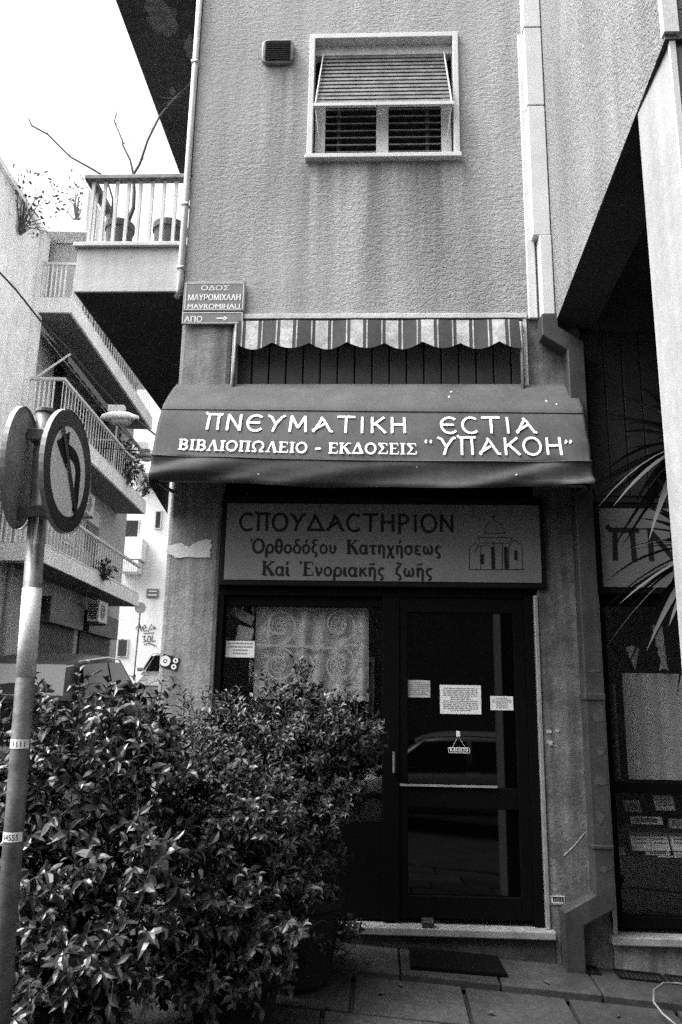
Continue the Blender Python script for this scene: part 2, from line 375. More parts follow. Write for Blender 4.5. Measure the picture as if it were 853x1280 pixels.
def lace_mat():
    m = mat('lace', .8, .9); t = m.node_tree; b = t.nodes['Principled BSDF']
    tc = t.nodes.new('ShaderNodeTexCoord'); mp = t.nodes.new('ShaderNodeMapping'); t.links.new(tc.outputs['Object'], mp.inputs[0])
    mp.inputs['Scale'].default_value = (1, 1, 1)
    n = t.nodes.new('ShaderNodeTexNoise'); n.inputs['Scale'].default_value = 7; n.inputs['Distortion'].default_value = 2.5; n.inputs['Detail'].default_value = 3
    t.links.new(mp.outputs[0], n.inputs['Vector'])
    wv = t.nodes.new('ShaderNodeTexVoronoi'); wv.inputs['Scale'].default_value = 120; t.links.new(mp.outputs[0], wv.inputs['Vector'])
    r = t.nodes.new('ShaderNodeMapRange'); r.inputs[1].default_value = .42; r.inputs[2].default_value = .58; r.inputs[3].default_value = .6; r.inputs[4].default_value = .85
    t.links.new(n.outputs['Fac'], r.inputs[0])
    a = t.nodes.new('ShaderNodeMapRange'); a.inputs[1].default_value = 0; a.inputs[2].default_value = .6; a.inputs[3].default_value = .75; a.inputs[4].default_value = 1.15
    t.links.new(wv.outputs['Distance'], a.inputs[0])
    mu = t.nodes.new('ShaderNodeMath'); mu.operation = 'MULTIPLY'; t.links.new(r.outputs[0], mu.inputs[0]); t.links.new(a.outputs[0], mu.inputs[1])
    t.links.new(mu.outputs[0], b.inputs['Base Color']); return m
M['lace'] = lace_mat()
def glass_mat():
    m = bpy.data.materials.new('shop_glass'); m.use_nodes = True; t = m.node_tree; t.nodes.clear()
    o = t.nodes.new('ShaderNodeOutputMaterial'); mx = t.nodes.new('ShaderNodeMixShader'); fr = t.nodes.new('ShaderNodeFresnel'); fr.inputs[0].default_value = 1.5
    tr = t.nodes.new('ShaderNodeBsdfTransparent'); tr.inputs[0].default_value = (.82, .82, .82, 1)
    gl = t.nodes.new('ShaderNodeBsdfGlossy'); gl.inputs['Roughness'].default_value = .01
    ge = t.nodes.new('ShaderNodeNewGeometry'); mr = t.nodes.new('ShaderNodeMapRange'); mr.inputs[3].default_value = 1.5; mr.inputs[4].default_value = 1 / 1.5
    t.links.new(ge.outputs['Backfacing'], mr.inputs[0]); t.links.new(mr.outputs[0], fr.inputs[0])
    t.links.new(fr.outputs[0], mx.inputs[0]); t.links.new(tr.outputs[0], mx.inputs[1]); t.links.new(gl.outputs[0], mx.inputs[2]); t.links.new(mx.outputs[0], o.inputs[0])
    return m
M['glass'] = glass_mat()
M['darkglass'] = mat('dark_door_glass', .001, .02, spec=.32)

# ================================================================== SETTING: ground
gm = MB(); xs = [-300, -120, -60, -30, -20, -14, -10, -8, -6, -4, -3, -2.6, -2, 0, 2, 4, 8, 20, 60, 300]; ys = [-300, -100, -40, -20, -12, -9, -6, -4, -2, 0, 3, 6, 10, 15, 20, 30, 40, 60, 100, 300]
nx = len(xs)
gm.add([(x, y, g(x, y) - .13) for y in ys for x in xs], [(j * nx + i, j * nx + i + 1, (j + 1) * nx + i + 1, (j + 1) * nx + i) for j in range(len(ys) - 1) for i in range(nx - 1)])
struct(link('road', gm, M['asphalt']))
# pavement: bedding, kerb and single slabs with open joints, with a low step along the shop front
pv = MB()
def patch(mb, x0, x1, y0, y1, zo, th, jit=0.0):
    j = [rnd.uniform(-jit, jit) for _ in range(4)]
    c = [(x0, y0), (x1, y0), (x1, y1), (x0, y1)]
    top = [(x, y, g(x, y) + zo + j[i]) for i, (x, y) in enumerate(c)]; bot = [(x, y, g(x, y) + zo - th) for x, y in c]
    mb.add(bot + top, [(3, 2, 1, 0), (4, 5, 6, 7), (0, 1, 5, 4), (1, 2, 6, 5), (2, 3, 7, 6), (3, 0, 4, 7)])
for (x0, x1) in ((-2.6, -2.0), (-2.0, 4.0), (4.0, 6.0)): patch(pv, x0, x1, -3.55, .3, -.070, .08)
struct(link('pavement_bed', pv, M['joint']))
sl_ = MB(); y = -.405; xj = -2.2
STEP = .035
x = -2.45
while x < 4:
    wd = rnd.uniform(.42, .56) if not -.1 < x < 1.2 else .52
    patch(sl_, x, min(x + wd - .012, 3.99), -.395, -.012, .0, .05, .003); x += wd
for row in range(7):
    y1 = -.405 - row * .45; x = -2.45 - (row % 2) * .1 + rnd.uniform(0, .2)
    while x < 4:
        wd = rnd.uniform(.5, .66); patch(sl_, x, min(x + wd - .024, 3.99), y1 - .45 + .024, y1, -STEP + .006, .05, .004); x += wd
struct(link('pavement', sl_, M['slab'], bevel=.005))
kb = MB()
for i in range(9): patch(kb, -2.45 + i * .72, -2.45 + i * .72 + .71, -3.7, -3.56, -.02, .2)
for i in range(5): patch(kb, -2.62, -2.47, -3.7 + i * .72, -3.7 + i * .72 + .71, -.02, .2)
struct(link('kerb', kb, M['slab'], bevel=.01))

# ================================================================== the corner building
B = thing('corner_building', 'grey stucco corner building with a barred shop front, high window and jutting balconies', 'building', (0, 0, 0))
XL, XR = -1.345, 1.188
fw = MB()   # stucco above the shop, with the window opening left out
WX0, WX1, WZ0, WZ1 = -.49, .56, 5.40, 6.42
fw.box(XL, WX0, 0, .3, 4.13, 12); fw.box(WX1, XR + .2, 0, .3, 4.13, 12); fw.box(WX0, WX1, 0, .3, 4.13, WZ0); fw.box(WX0, WX1, 0, .3, WZ1, 12)
link('front_wall', fw, M['stucco'], B, label='rough grey stucco wall above the shop')
sw = MB(); sw.box(XL + .004, XL + .3, .3, 14, .0, 12); link('side_wall', sw, M['smooth'], B)
link('added_side_dark_panel', MB().box(XL - .006, XL + .003, .5, 13, .4, 3.9), M['shutter'], B, label='unseen dark panel along the side street, added to darken reflections')  # unseen, added to keep reflections in the parked car's side glass dark
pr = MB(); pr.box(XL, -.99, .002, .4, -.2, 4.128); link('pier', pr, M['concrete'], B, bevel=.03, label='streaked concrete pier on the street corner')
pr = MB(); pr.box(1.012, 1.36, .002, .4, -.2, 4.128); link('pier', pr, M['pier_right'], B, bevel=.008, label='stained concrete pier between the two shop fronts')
tr = MB(); tr.box(-.99, 1.012, -.018, .05, 4.128, 4.165); link('lintel_trim', tr, M['pale'], B, bevel=.004)
pt = MB()   # brushed patch of white paint on the pier and a torn remnant
ptp = [(-1.335, 2.55), (-1.25, 2.56), (-1.19, 2.54), (-1.12, 2.585), (-1.055, 2.585), (-1.06, 2.56), (-1.05, 2.545), (-1.06, 2.52), (-1.05, 2.495), (-1.06, 2.475), (-1.2, 2.47), (-1.28, 2.47), (-1.335, 2.50)]
q6 = random.Random(4); ptp = [(a_[0] + (b_[0] - a_[0]) * f + q6.uniform(-.006, .006), a_[1] + (b_[1] - a_[1]) * f + q6.uniform(-.006, .006)) for a_, b_ in zip(ptp, ptp[1:] + ptp[:1]) for f in (0, .33, .66)]
pt.prism([(x, -.001, z) for x, z in ptp], (0, -.002, 0)); link('paint_patch', pt, M['offwhite'], B)
# window: recess, frame, rolled-down slatted blind swung out, louvred lower sashes
wn = MB()
wn.box(WX0 - .025, WX0 + .015, -.025, .1, WZ0 - .0, WZ1 + .025); wn.box(WX1 - .015, WX1 + .025, -.025, .1, WZ0, WZ1 + .025); wn.box(WX0 + .015, WX1 - .015, -.025, .1, WZ1 - .015, WZ1 + .025)
W_ = link('window', wn, M['white'], B, bevel=.004, label='white framed window with a slatted blind pushed outward')
s = MB(); s.box(WX0 - .035, WX1 + .035, -.05, .1, WZ0 - .035, WZ0); link('sill', s, M['white'], W_, bevel=.005)
s = MB(); s.box(WX0 + .015, WX1 - .015, .05, .12, WZ1 - .10, WZ1 - .016); link('blind_box', s, M['offwhite'], W_, bevel=.004)
s = MB(); s.box(WX0, WX1, .16, .2, WZ0, WZ1); link('pane', s, M['interior'], W_)
s = MB(); n = 13; zt, zb = WZ1 - .105, atY(478, 129, -.08).z
for i in range(n):
    f0, f1 = i / n, (i + .56) / n
    ya, yb = .055 - .13 * f0, .055 - .13 * f1
    xa = WX0 + .075 - .045 * f0; xb = WX1 - .075 + .045 * f0
    za, zc = zt + (zb - zt) * f0, zt + (zb - zt) * f1
    s.prism([(xa, ya, za), (xa, yb, zc), (xa, yb + .010, zc), (xa, ya + .014, za)], (xb - xa, 0, 0))
link('roller_blind', s, M['slat'], W_, label='pale slatted roller blind tilted out at its foot')
s = MB()
s.box(WX0 + .02, WX1 - .02, -.10, -.075, zb - .03, zb - .005)
for xx, sg in ((WX0 + .035, 1), (WX1 - .035, -1)):
    s.tube([(xx + sg * .04, .03, zt), (xx, -.086, zb)], .006, 6); s.tube([(xx, -.086, zb - .01), (xx + sg * .03, .03, WZ0 + .12)], .005, 6)
link('blind_arm', s, M['white'], W_)
s = MB()
xm = (WX0 + WX1) / 2 - .005
for x0, x1 in ((WX0 + .025, WX0 + .10), (xm - .045, xm + .045), (WX1 - .10, WX1 - .025)): link('sash_stile', MB().box(x0, x1, .06, .10, WZ0, zb + .20), M['offwhite'], W_, bevel=.004)
for x0, x1, k in ((WX0 + .10, xm - .045, .26), (xm + .045, WX1 - .10, .74)):
    s = MB()
    for i in range(10):
        z = WZ0 + .03 + i * .060; s.prism([(x0, .065, z), (x0, .095, z + .014), (x0, .095, z + .024), (x0, .065, z + .010)], (x1 - x0, 0, 0))
    s.box(x0 + (x1 - x0) * k - .012, x0 + (x1 - x0) * k + .012, .10, .11, WZ0, zb + .2)
    link('louvre', s, M['slat'], W_)
# wall vent
v = MB(); c = atY(348, 68)
pts = []
for k in range(28):
    a = 2 * math.pi * k / 28; ca, sa = math.cos(a), math.sin(a)
    pts.append((c.x + .122 * math.copysign(abs(ca) ** .45, ca), 0, c.z + .108 * math.copysign(abs(sa) ** .45, sa)))
v.prism(pts, (0, -.035, 0)); VN = link('wall_vent', v, M['galv'], B, bevel=.01, label='rounded square metal air vent')
s = MB()
for i in range(9):
    z = c.z - .075 + i * .019; s.prism([(c.x - .095, -.037, z), (c.x - .095, -.050, z - .008), (c.x - .095, -.050, z - .003), (c.x - .095, -.037, z + .012)], (.19, 0, 0))
link('vent_slats', s, M['black'], VN)
# stains washed down from vent and sill (dirt with a shape of its own)
def stain(x0, x1, zt_, zb_, m, seed):
    q = random.Random(seed); top = [(x0, zt_), (x1, zt_)]; pts = []
    n = 9
    for i in range(n + 1): pts.append((x1 + (x0 - x1) * i / n, zb_ + q.uniform(0, .5) * (zt_ - zb_)))
    s = MB(); s.prism([(x, -.001, z) for x, z in top + pts], (0, -.001, 0)); return s
# drainpipes
dp = MB(); dp.tube([(XL - .025, -.02, 12), (XL - .025, -.02, 4.43), (XL - .025, -.0, 4.36), (XL - .06, .05, 4.33)], .022, 10)
for z in (6.2, 5.0, 4.5): dp.box(XL - .05, XL + .0, -.045, .01, z, z + .02)
link('drainpipe', dp, M['offwhite'], B, smooth=True, label='thin pale pipe down the corner')
dp = MB(); a0, a1 = 1.052, 1.178
dp.box(a0 - .0, a1, -.10, 0, 6.40, 12); dp.box(a0 + .004, a1, -.10, 0, 5.735, 6.39); dp.box(a0 + .006, a1, -.10, 0, 4.70, 5.725); dp.box(a0 + .045, a1, -.115, 0, 4.105, 4.69)
dp.box(a0 - .03, a0 + .03, -.03, .0, 4.12, 6.4)
link('drainpipe', dp, M['white'], B, bevel=.006, label='white boxed drainpipe in the inner corner')
dk = MB()   # lower boxed duct with its two elbows
def duct(path, w2, d):
    for (xa, za), (xb, zb_) in zip(path, path[1:]):
        pass
    n = len(path); L, Rr = [], []
    for i, (px, pz) in enumerate(path):
        p = Vector((px, pz)); ds = []
        if i > 0: ds.append((p - Vector(path[i - 1])).normalized())
        if i < n - 1: ds.append((Vector(path[i + 1]) - p).normalized())
        t = sum(ds, Vector((0, 0))).normalized(); nn = Vector((-t.y, t.x)); k = w2 / max(.5, nn.dot(Vector((-ds[0].y, ds[0].x))))
        L.append(p + nn * k); Rr.append(p - nn * k)
    vs = [(q.x, -.012, q.y) for q in L] + [(q.x, -.012, q.y) for q in Rr] + [(q.x, -d, q.y) for q in L] + [(q.x, -d, q.y) for q in Rr]
    fs = [(0, n, 3 * n, 2 * n), (n - 1, 3 * n - 1, 4 * n - 1, 2 * n - 1)]
    for i in range(n - 1): fs += [(2 * n + i, 3 * n + i, 3 * n + i + 1, 2 * n + i + 1), (i, 2 * n + i, 2 * n + i + 1, i + 1), (n + i, n + i + 1, 3 * n + i + 1, 3 * n + i), (i, i + 1, n + i + 1, n + i)]
    return vs, fs
dk.add(*duct([(1.137, 4.10), (1.137, 3.975), (1.295, 3.87), (1.295, .53), (1.115, .435), (1.115, .155)], .054, .135))
dk.box(1.234, 1.356, -.142, -.01, 1.62, 1.66); dk.box(1.235, 1.355, -.14, -.01, .80, .825)
link('duct', dk, M['duct'], B, bevel=.006, label='dark boxed duct with elbows top and bottom')
def ragged(cx_, cz_, w_, h_, n=26, lo=.45, seed=1):
    q5 = random.Random(seed); return [(cx_ + w_ * math.cos(2 * math.pi * k / n) * q5.uniform(lo, 1.1), cz_ + h_ * math.sin(2 * math.pi * k / n) * q5.uniform(lo, 1.1)) for k in range(n)]
for k, (sx_, sz_, w_, h_) in enumerate(((1.298, 1.79, .046, .014), (1.30, 1.52, .048, .03), (1.31, 1.34, .034, .03), (1.302, 1.17, .045, .036), (1.29, .98, .03, .05), (1.30, .70, .04, .02))):
    link('scuff', MB().prism([(x, -.136, z) for x, z in ragged(sx_, sz_, w_, h_, seed=k)], (0, -.001, 0)), M['duct_worn'], B)
link('scratch', MB().prism([(1.10, .001, .742), (1.14, .001, .776), (1.19, .001, .826), (1.226, .001, .868), (1.228, .001, .864), (1.195, .001, .824), (1.145, .001, .772), (1.104, .001, .738)], (0, -.0015, 0)), M['greypaper'], B)
# balconies down the side street
def balcony(z0, z1, rail, lab):
    s = MB(); s.box(-2.03, XL, .09, 10, z0 + .002, z0 + .12); s.box(-2.124, XL - .004, .0, .09, z0, z1 - .012); s.box(-2.124, -2.03, .09, 10, z0, z1 - .012)
    bb = link('balcony', s, M['pale'], B, bevel=.006, label=lab)
    s = MB(); s.box(-2.15, XL - .005, -.03, .11, z1 - .012, z1 + .02); s.box(-2.15, -2.0, .11, 10, z1 - .012, z1 + .02); link('coping', s, M['offwhite'], bb, bevel=.004)
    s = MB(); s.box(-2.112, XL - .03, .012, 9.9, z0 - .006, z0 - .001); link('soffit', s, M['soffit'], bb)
    if rail:
        s = MB(); zr = z1 + .55
        for i in range(9): x = -2.07 + i * .087; s.box(x - .011, x + .011, .03, .052, z1 + .02, zr)
        for i in range(70): yy = .16 + i * .13; s.box(-2.105, -2.085, yy, yy + .02, z1 + .02, zr)
        link('balusters', s, M['white'], bb)
        s = MB(); s.box(-2.13, XL + .01, .0, .07, zr, zr + .035); s.box(-2.13, -2.06, .07, 9.9, zr, zr + .035); link('handrail', s, M['galv'], bb, bevel=.004)
    return bb
b1 = balcony(4.345, 4.70, True, 'pale balcony with white upright bars')
b2 = balcony(7.05, 7.42, False, 'upper balcony with a dark peeling underside')
q = random.Random(3)
def blob(cx, cy, rx, ry, z, n=22):
    return [(cx + rx * (1 + q.uniform(-.35, .25)) * math.cos(2 * math.pi * k / n), cy + ry * (1 + q.uniform(-.35, .25)) * math.sin(2 * math.pi * k / n), z) for k in range(n)]
for bl_ in ((-1.78, .40, .13, .20), (-1.62, .72, .06, .16), (-1.9, 1.2, .03, .05)): link('peeled_patch', MB().prism(blob(*bl_, 7.041), (0, 0, .002)), M['peel'], b2)
# the wing that comes forward on the right, carried by a stone-clad pillar
WK = .043
def wx(y): return XR + WK * y     # y is negative towards the street
ZB = 4.06
s = MB(); s.add([(wx(0), -.002, ZB), (wx(-2.42), -2.42, ZB), (wx(-2.42) + .27, -2.42, ZB), (wx(0) + .27, -.002, ZB), (wx(0), -.002, 12), (wx(-2.42), -2.42, 12), (wx(-2.42) + .27, -2.42, 12), (wx(0) + .27, -.002, 12)],
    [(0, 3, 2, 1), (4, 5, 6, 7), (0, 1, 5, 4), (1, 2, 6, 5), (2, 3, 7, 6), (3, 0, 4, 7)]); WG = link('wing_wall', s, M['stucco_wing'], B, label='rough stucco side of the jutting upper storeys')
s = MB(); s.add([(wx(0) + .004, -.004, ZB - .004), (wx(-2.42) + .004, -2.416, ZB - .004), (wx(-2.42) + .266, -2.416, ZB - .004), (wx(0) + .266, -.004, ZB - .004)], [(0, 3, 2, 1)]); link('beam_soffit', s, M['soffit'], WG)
s = MB(); s.box(wx(-2.42) + .26, 5, -2.42, -2.12, ZB + .01, 12); link('wing_front', s, M['pale'], B)
s = MB(); s.box(wx(-2.42) - .006, wx(-2.42) + .05, -2.435, -2.40, ZB + .02, 12); link('corner_bead', s, M['white'], B)
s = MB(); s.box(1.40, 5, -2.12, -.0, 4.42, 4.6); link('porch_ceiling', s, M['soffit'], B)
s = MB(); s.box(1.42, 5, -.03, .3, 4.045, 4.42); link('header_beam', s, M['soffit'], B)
s = MB(); s.box(1.36, 5, .3, .4, -.2, 12); link('back_wall', s, M['interior'], B)
s = MB(); px0 = 1.106; s.box(px0 + .016, px0 + .42, -2.40, -2.03, -.2, ZB - .006); link('pillar', s, M['pillar_dark'], B)
s = MB(); s.box(px0, px0 + .015, -2.398, -2.025, -.1, ZB - .002); link('pillar_cladding', s, M['pillar'], B, bevel=.004, label='pale stone slab on the flank of the pillar')
s = MB(); s.box(px0 - .004, px0 + .018, -2.415, -2.3985, -.1, ZB - .002); link('corner_trim', s, M['white'], B)

# transom opening above the canopy, with a dark panelled shutter
s = MB(); s.box(-.985, 1.008, .10, .13, 2.9, 4.126); SHT = link('transom_shutter', s, M['black'], B)
s = MB()
for i in range(17): x = -.97 + i * .118; s.box(x, x + .108, .085, .099, 2.95, 4.12)
link('shutter_panel', s, M['shutter'], SHT, bevel=.004)
link('transom_frame', MB().box(-.985, -.955, .004, .1, 3.3, 4.126), M['white'], SHT, bevel=.003); link('transom_frame', MB().box(.985, 1.010, -.01, .1, 3.3, 4.126), M['white'], SHT, bevel=.003)
# shop front: sign surround, fixed left light, door leaf, jambs, threshold
s = MB(); s.box(-.985, 1.01, .03, .12, 2.84, 3.0); s.box(-.985, 1.01, .02, .12, 2.235, 2.285); s.box(-1.0, -.955, .02, .12, .35, 2.236); s.box(.93, .985, .02, .12, .35, 2.236)
SF = link('shop_front', s, M['frame'], B, bevel=.003, label='dark metal shop front with a glazed door and side light')
link('side_light_frame', MB().box(-.955, .05, .05, .1, 2.17, 2.234), M['frame'], SF, bevel=.003); link('lower_panel', MB().box(-.955, .05, .05, .1, .36, .9), M['frame'], SF, bevel=.003)
s = MB(); s.box(-.955, .05, .072, .078, .9, 2.17); link('side_glass', s, M['glass'], SF)
s = MB(); s.box(.05, .155, .022, .11, .36, 2.234); link('mullion', s, M['frame'], SF, bevel=.004)
s = MB(); s.box(.155, .93, .03, .09, 2.14, 2.234); s.box(.155, .205, .03, .09, .38, 2.14); s.box(.86, .93, .03, .09, .38, 2.14); s.box(.205, .86, .03, .09, .38, .50); s.box(.205, .86, .03, .09, .98, 1.10)
DR = link('door', s, M['frame'], B, bevel=.004, label='dark glazed shop door with a middle rail')
s = MB(); s.box(.157, .735, .018, .03, 1.103, 1.115); link('rail_strip', s, M['alu'], DR)
s = MB(); s.box(.205, .86, .056, .062, 1.10, 2.14); link('upper_glass', s, M['darkglass'], DR)
s = MB(); s.box(.205, .86, .056, .062, .50, .98); link('lower_glass', s, M['darkglass'], DR)
s = MB(); s.tube([(.12, -.02, 1.30), (.12, -.03, 1.18)], .008, 8); s.tube([(.12, .03, 1.29), (.12, -.025, 1.29)], .006, 6); s.tube([(.12, .03, 1.19), (.12, -.025, 1.19)], .006, 6); link('handle', s, M['galv'], DR)
s = MB(); s.box(.986, 1.010, -.012, .1, .35, 2.25); link('door_jamb', s, M['alu'], SF, bevel=.003)
s = MB(); s.box(-1.0, 1.03, -.06, .2, .305, .348); link('threshold', s, M['marble'], B, bevel=.006)
s = MB(); s.box(-1.0, 1.03, -.012, .2, -.1, .304); link('plinth', s, M['plinth'], B, bevel=.004)
s = MB(); s.box(-1.3, 1.36, 3.0, 3.02, 0, 4.1); s.box(-1.0, 1.3, .3, 3.0, .2, .3); s.box(-1.0, 1.3, .35, 3.0, 3.9, 4.0); s.box(1.3, 1.32, .4, 3, .3, 4); link('shop_interior', s, M['interior'], B)
# neighbouring shop under the wing
s = MB(); s.box(1.362, 5, .03, .1, 2.86, 4.044); NS = link('neighbour_shop', s, M['shutter'], B, label='dark neighbouring shop front under the wing')
s = MB()
for i in range(8): x = 1.40 + i * .118; s.box(x, x + .11, .018, .029, 2.9, 4.03)
link('shutter_panel', s, M['shutter'], NS, bevel=.004)
s = MB(); s.box(1.361, 1.385, -.012, .1, .33, 2.26); link('jamb', s, M['alu'], NS, bevel=.003)
s = MB(); s.box(1.362, 5, .02, .1, 2.2, 2.30); s.box(1.385, 5, .03, .1, .36, .42); s.box(1.385, 1.43, .03, .1, .42, 2.2); s.box(1.43, 5, .05, .09, 1.09, 1.15); link('shop_frame', s, M['frame'], NS, bevel=.003)
s = MB(); s.box(1.43, 5, .056, .062, .42, 2.2); link('shop_glass', s, M['glass'], NS)
s = MB(); s.box(1.34, 5, -.06, .2, .288, .333); link('sill', s, M['marble'], NS, bevel=.006)
s = MB(); s.box(1.361, 5, -.010, .2, -.2, .287); link('neighbour_plinth', s, M['concrete'], NS)
s = MB(); s.box(1.385, 5, .075, .1, .36, .70); link('lower_panel', s, M['black'], NS)
s = MB(); s.box(1.40, 5, .12, .28, .70, .72); s.box(1.40, 5, .16, .29, .86, .875); link('display_shelf', s, M['interior'], NS)
s = MB(); s.tube([(1.475, .10, 1.72), (1.475, .10, 1.16)], .010, 6); link('side_strip', s, M['galv'], NS)

# ================================================================== canopy over the shop
AW = thing('canvas_awning', 'large grey canvas canopy with white lettering over the shop door', 'awning', (0, -.2, 2.8))
APROF = [(0, 3.657), (.62, 3.40), (.66, 3.365), (.97, 3.03), (.985, 3.015), (1.0, 2.93), (1.0, 2.845)]
def adepth(x): return .405 - .045 * (x - 0) / 1.3
def apt(x, s_, lift=0.0):         # a point on the canvas: s_ runs 0..6 along the profile
    i = min(int(s_), 5); f = s_ - i
    d = APROF[i][0] + (APROF[i + 1][0] - APROF[i][0]) * f; z = APROF[i][1] + (APROF[i + 1][1] - APROF[i][1]) * f
    u = (x + 1.345) / 2.637
    sag = 0.0
    if s_ > 4: sag = (s_ - 4) / 2 * (.022 * math.sin(5.1 * u + .5 + 1.2 * (s_ - 4)) + .014 * math.sin(17 * u + 2.6 * s_) + .007 * math.sin(43 * u + 5 * s_ + 3 * math.sin(6 * u)))
    bul = .010 * math.sin(math.pi * f) * (1 if i == 2 else 0) + ((.006 * math.sin(9 * u + 4 * f) + .003 * math.sin(31 * u + 7 * f + 2 * math.sin(8 * u))) * math.sin(math.pi * f) if i == 2 else 0) + (.008 * math.sin(11 * u + 2) * math.sin(math.pi * f) if i == 0 else 0)
    zz = z - (.014 * math.sin(math.pi * u) if 2 < s_ <= 4 else 0) + (.012 * math.sin(7 * u + 1) + .008 * math.sin(15 * u) if s_ > 5.5 else 0)
    if 2 < s_ < 4 and u > .86: sag += .02 * math.sin(26 * (u - .86) * (1 + .5 * f) - 3.0 * f) * (u - .86) / .14 * math.sin(math.pi * min(1, (s_ - 2) / 2))
    # gathers that pull towards the lower corners
    if 4 <= s_ <= 6: sag += .02 * math.sin(40 * (u - .5) * abs(u - .5) + 3 * s_) * min(1, abs(u - .5) * 2) * .5
    return (x, -d * adepth(x) - sag - bul - lift, zz)
s = MB(); NXA, SS = 160, [0, .25, .5, .75, 1, 1.5, 2, 2.2, 2.4, 2.6, 2.8, 3, 3.5, 4, 4.3, 4.6, 5, 5.3, 5.6, 6]
X0A, X1A = -1.35, 1.296
vs = [apt(X0A + (X1A - X0A) * i / NXA, q_) for q_ in SS for i in range(NXA + 1)]
s.add(vs, [(j * (NXA + 1) + i, (j + 1) * (NXA + 1) + i, (j + 1) * (NXA + 1) + i + 1, j * (NXA + 1) + i + 1) for j in range(len(SS) - 1) for i in range(NXA)])
for xe, sg in ((X0A, -1), (X1A, 1)):      # closed ends, the left one sagging lower
    prof = [Vector(apt(xe, q_)) for q_ in SS]; drop = .10 if sg < 0 else .03
    n = len(prof); inner = [Vector((xe, -.004, p.z if i < n - 1 else p.z - drop)) for i, p in enumerate(prof)]
    prof[-1].z -= drop * .2
    s.add(prof + inner, [(i, i + 1, n + i + 1, n + i) for i in range(n - 1)])
o = link('canvas', s, M['awning'], AW, smooth=True)
sol = o.modifiers.new('solid', 'SOLIDIFY'); sol.thickness = .003; sol.offset = -1
s = MB()
for q_ in (2.0, 4.0): s.tube([Vector(apt(X0A + (X1A - X0A) * i / 60, q_, .002)) for i in range(61)], .0045, 6)
link('piping', s, M['awning'], AW, smooth=True)
s = MB(); s.tube([(X0A + .03, -.02, 2.9), (X0A + .03, -.36, 2.86)], .012); s.tube([(X1A - .03, -.02, 2.9), (X1A - .03, -.3, 2.86)], .012); s.tube([(X0A + .03, -.37, 2.88), (X1A - .03, -.30, 2.88)], .012)
link('awning_frame', s, M['galv'], AW)
def amap(x, z, l):                # z between the two piped edges of the lettered panel
    f = (3.355 - z) / (3.355 - 3.03); return apt(x, 2 + min(max(f, 0), .999), l + .004)
s = MB(); xat = lambda px, py: atY(px, py, -.32).x
zA = atY(400, 541, -.31).z; zB_ = atY(400, 519, -.31).z
hA = zB_ - zA
stroke_text(s, 'ΠΝΕΥΜΑΤΙΚΗ', UNC, xat(258, 530), xat(509, 530), zA, hA, .0155, amap, gap=.22)
stroke_text(s, 'ΕϹΤΙΑ', UNC, xat(551, 530), xat(672, 530), zA, hA, .0155, amap, gap=.22)
stroke_text(s, 'ΥΠΑΚΟΗ', UNC, xat(547, 555), xat(703, 555), atY(600, 567, -.36).z, atY(600, 545, -.35).z - atY(600, 567, -.36).z, .0155, amap, gap=.16)
stroke_text(s, '“', UNC, xat(530, 555), xat(544, 555), atY(600, 567, -.36).z, .095, .013, amap)
stroke_text(s, '”', UNC, xat(703, 555), xat(716, 555), atY(600, 567, -.36).z, .095, .013, amap)
stroke_text(s, 'ΒΙΒΛΙΟΠΩΛΕΙΟ - ΕΚΔΟΣΕΙΣ', SRF, xat(228, 558), xat(521, 558), atY(400, 566.5, -.36).z, .072, .0105, amap, gap=.06)
link('lettering', s, M['letter'], AW, label='white Greek lettering')
for k, (px, s0) in enumerate(((565, .55), (569, .35), (690, .7), (702, .82), (450, 1.85), (330, 5.3), (640, 5.1), (520, 4.6))):
    xc_ = xat(px, 500); link('white_splash', MB().add([apt(xc_ + .007 * math.cos(a_ * .9) * rnd.uniform(.4, 1.2), s0 + .10 * math.sin(a_ * .9) * rnd.uniform(.4, 1.2) * (.4 if s0 < 2 else .6), .003) for a_ in range(7)], [tuple(range(7))]), M['letter'], AW)

# ------------------------------------------------------------------ striped awning rolled in above
SA = thing('striped_awning', 'short striped awning with scalloped edge rolled in above the grey canopy', 'awning', (0, -.03, 4.1))
s = MB(); s.tube([(-.955, .03, 4.085), (.975, .03, 4.085)], .030, 12); link('roller', s, M['stripe_dark'], SA, smooth=True)
x0, x1, zt_ = -.945, .955, 4.105
def scal(x): return 3.905 + .045 * abs(math.sin(math.pi * (x - x0) / (x1 - x0) * 7.5 + .2)) ** 1.0 * -1 + .03
def valance(mb, xa, xb, off):
    n = max(2, int((xb - xa) / .008)); P = []
    for i in range(n + 1):
        x = xa + (xb - xa) * i / n; wv_ = .006 * math.sin(x * 13)
        P.append(((x, -.035 + wv_ - off, zt_), (x, -.05 + wv_ * 2.2 - off, scal(x) + 0.0)))
    k = len(mb.v); mb.add([p[0] for p in P] + [p[1] for p in P], [(n + 1 + i, n + 2 + i, i + 1, i) for i in range(n)])
s = MB(); valance(s, x0, x1, 0); link('valance', s, M['stripe_dark'], SA)
s = MB(); per = (x1 - x0) / 8.0
for k in range(8):
    xc = x0 + per * (k + .42)
    valance(s, xc - .045, xc + .04, .0015)
    for d in (-.075, .062): valance(s, xc + d, xc + d + .009, .0015)
link('stripes', s, M['stripe_light'], SA)
link('guide_rod', MB().tube([(.935, .0, 4.10), (.965, -.03, 4.09), (.968, -.03, 3.4)], .014, 8), M['galv'], SA, smooth=True); link('guide_rod', MB().tube([(-.96, -.02, 4.09), (-.962, -.03, 3.4)], .012, 8), M['galv'], SA, smooth=True)

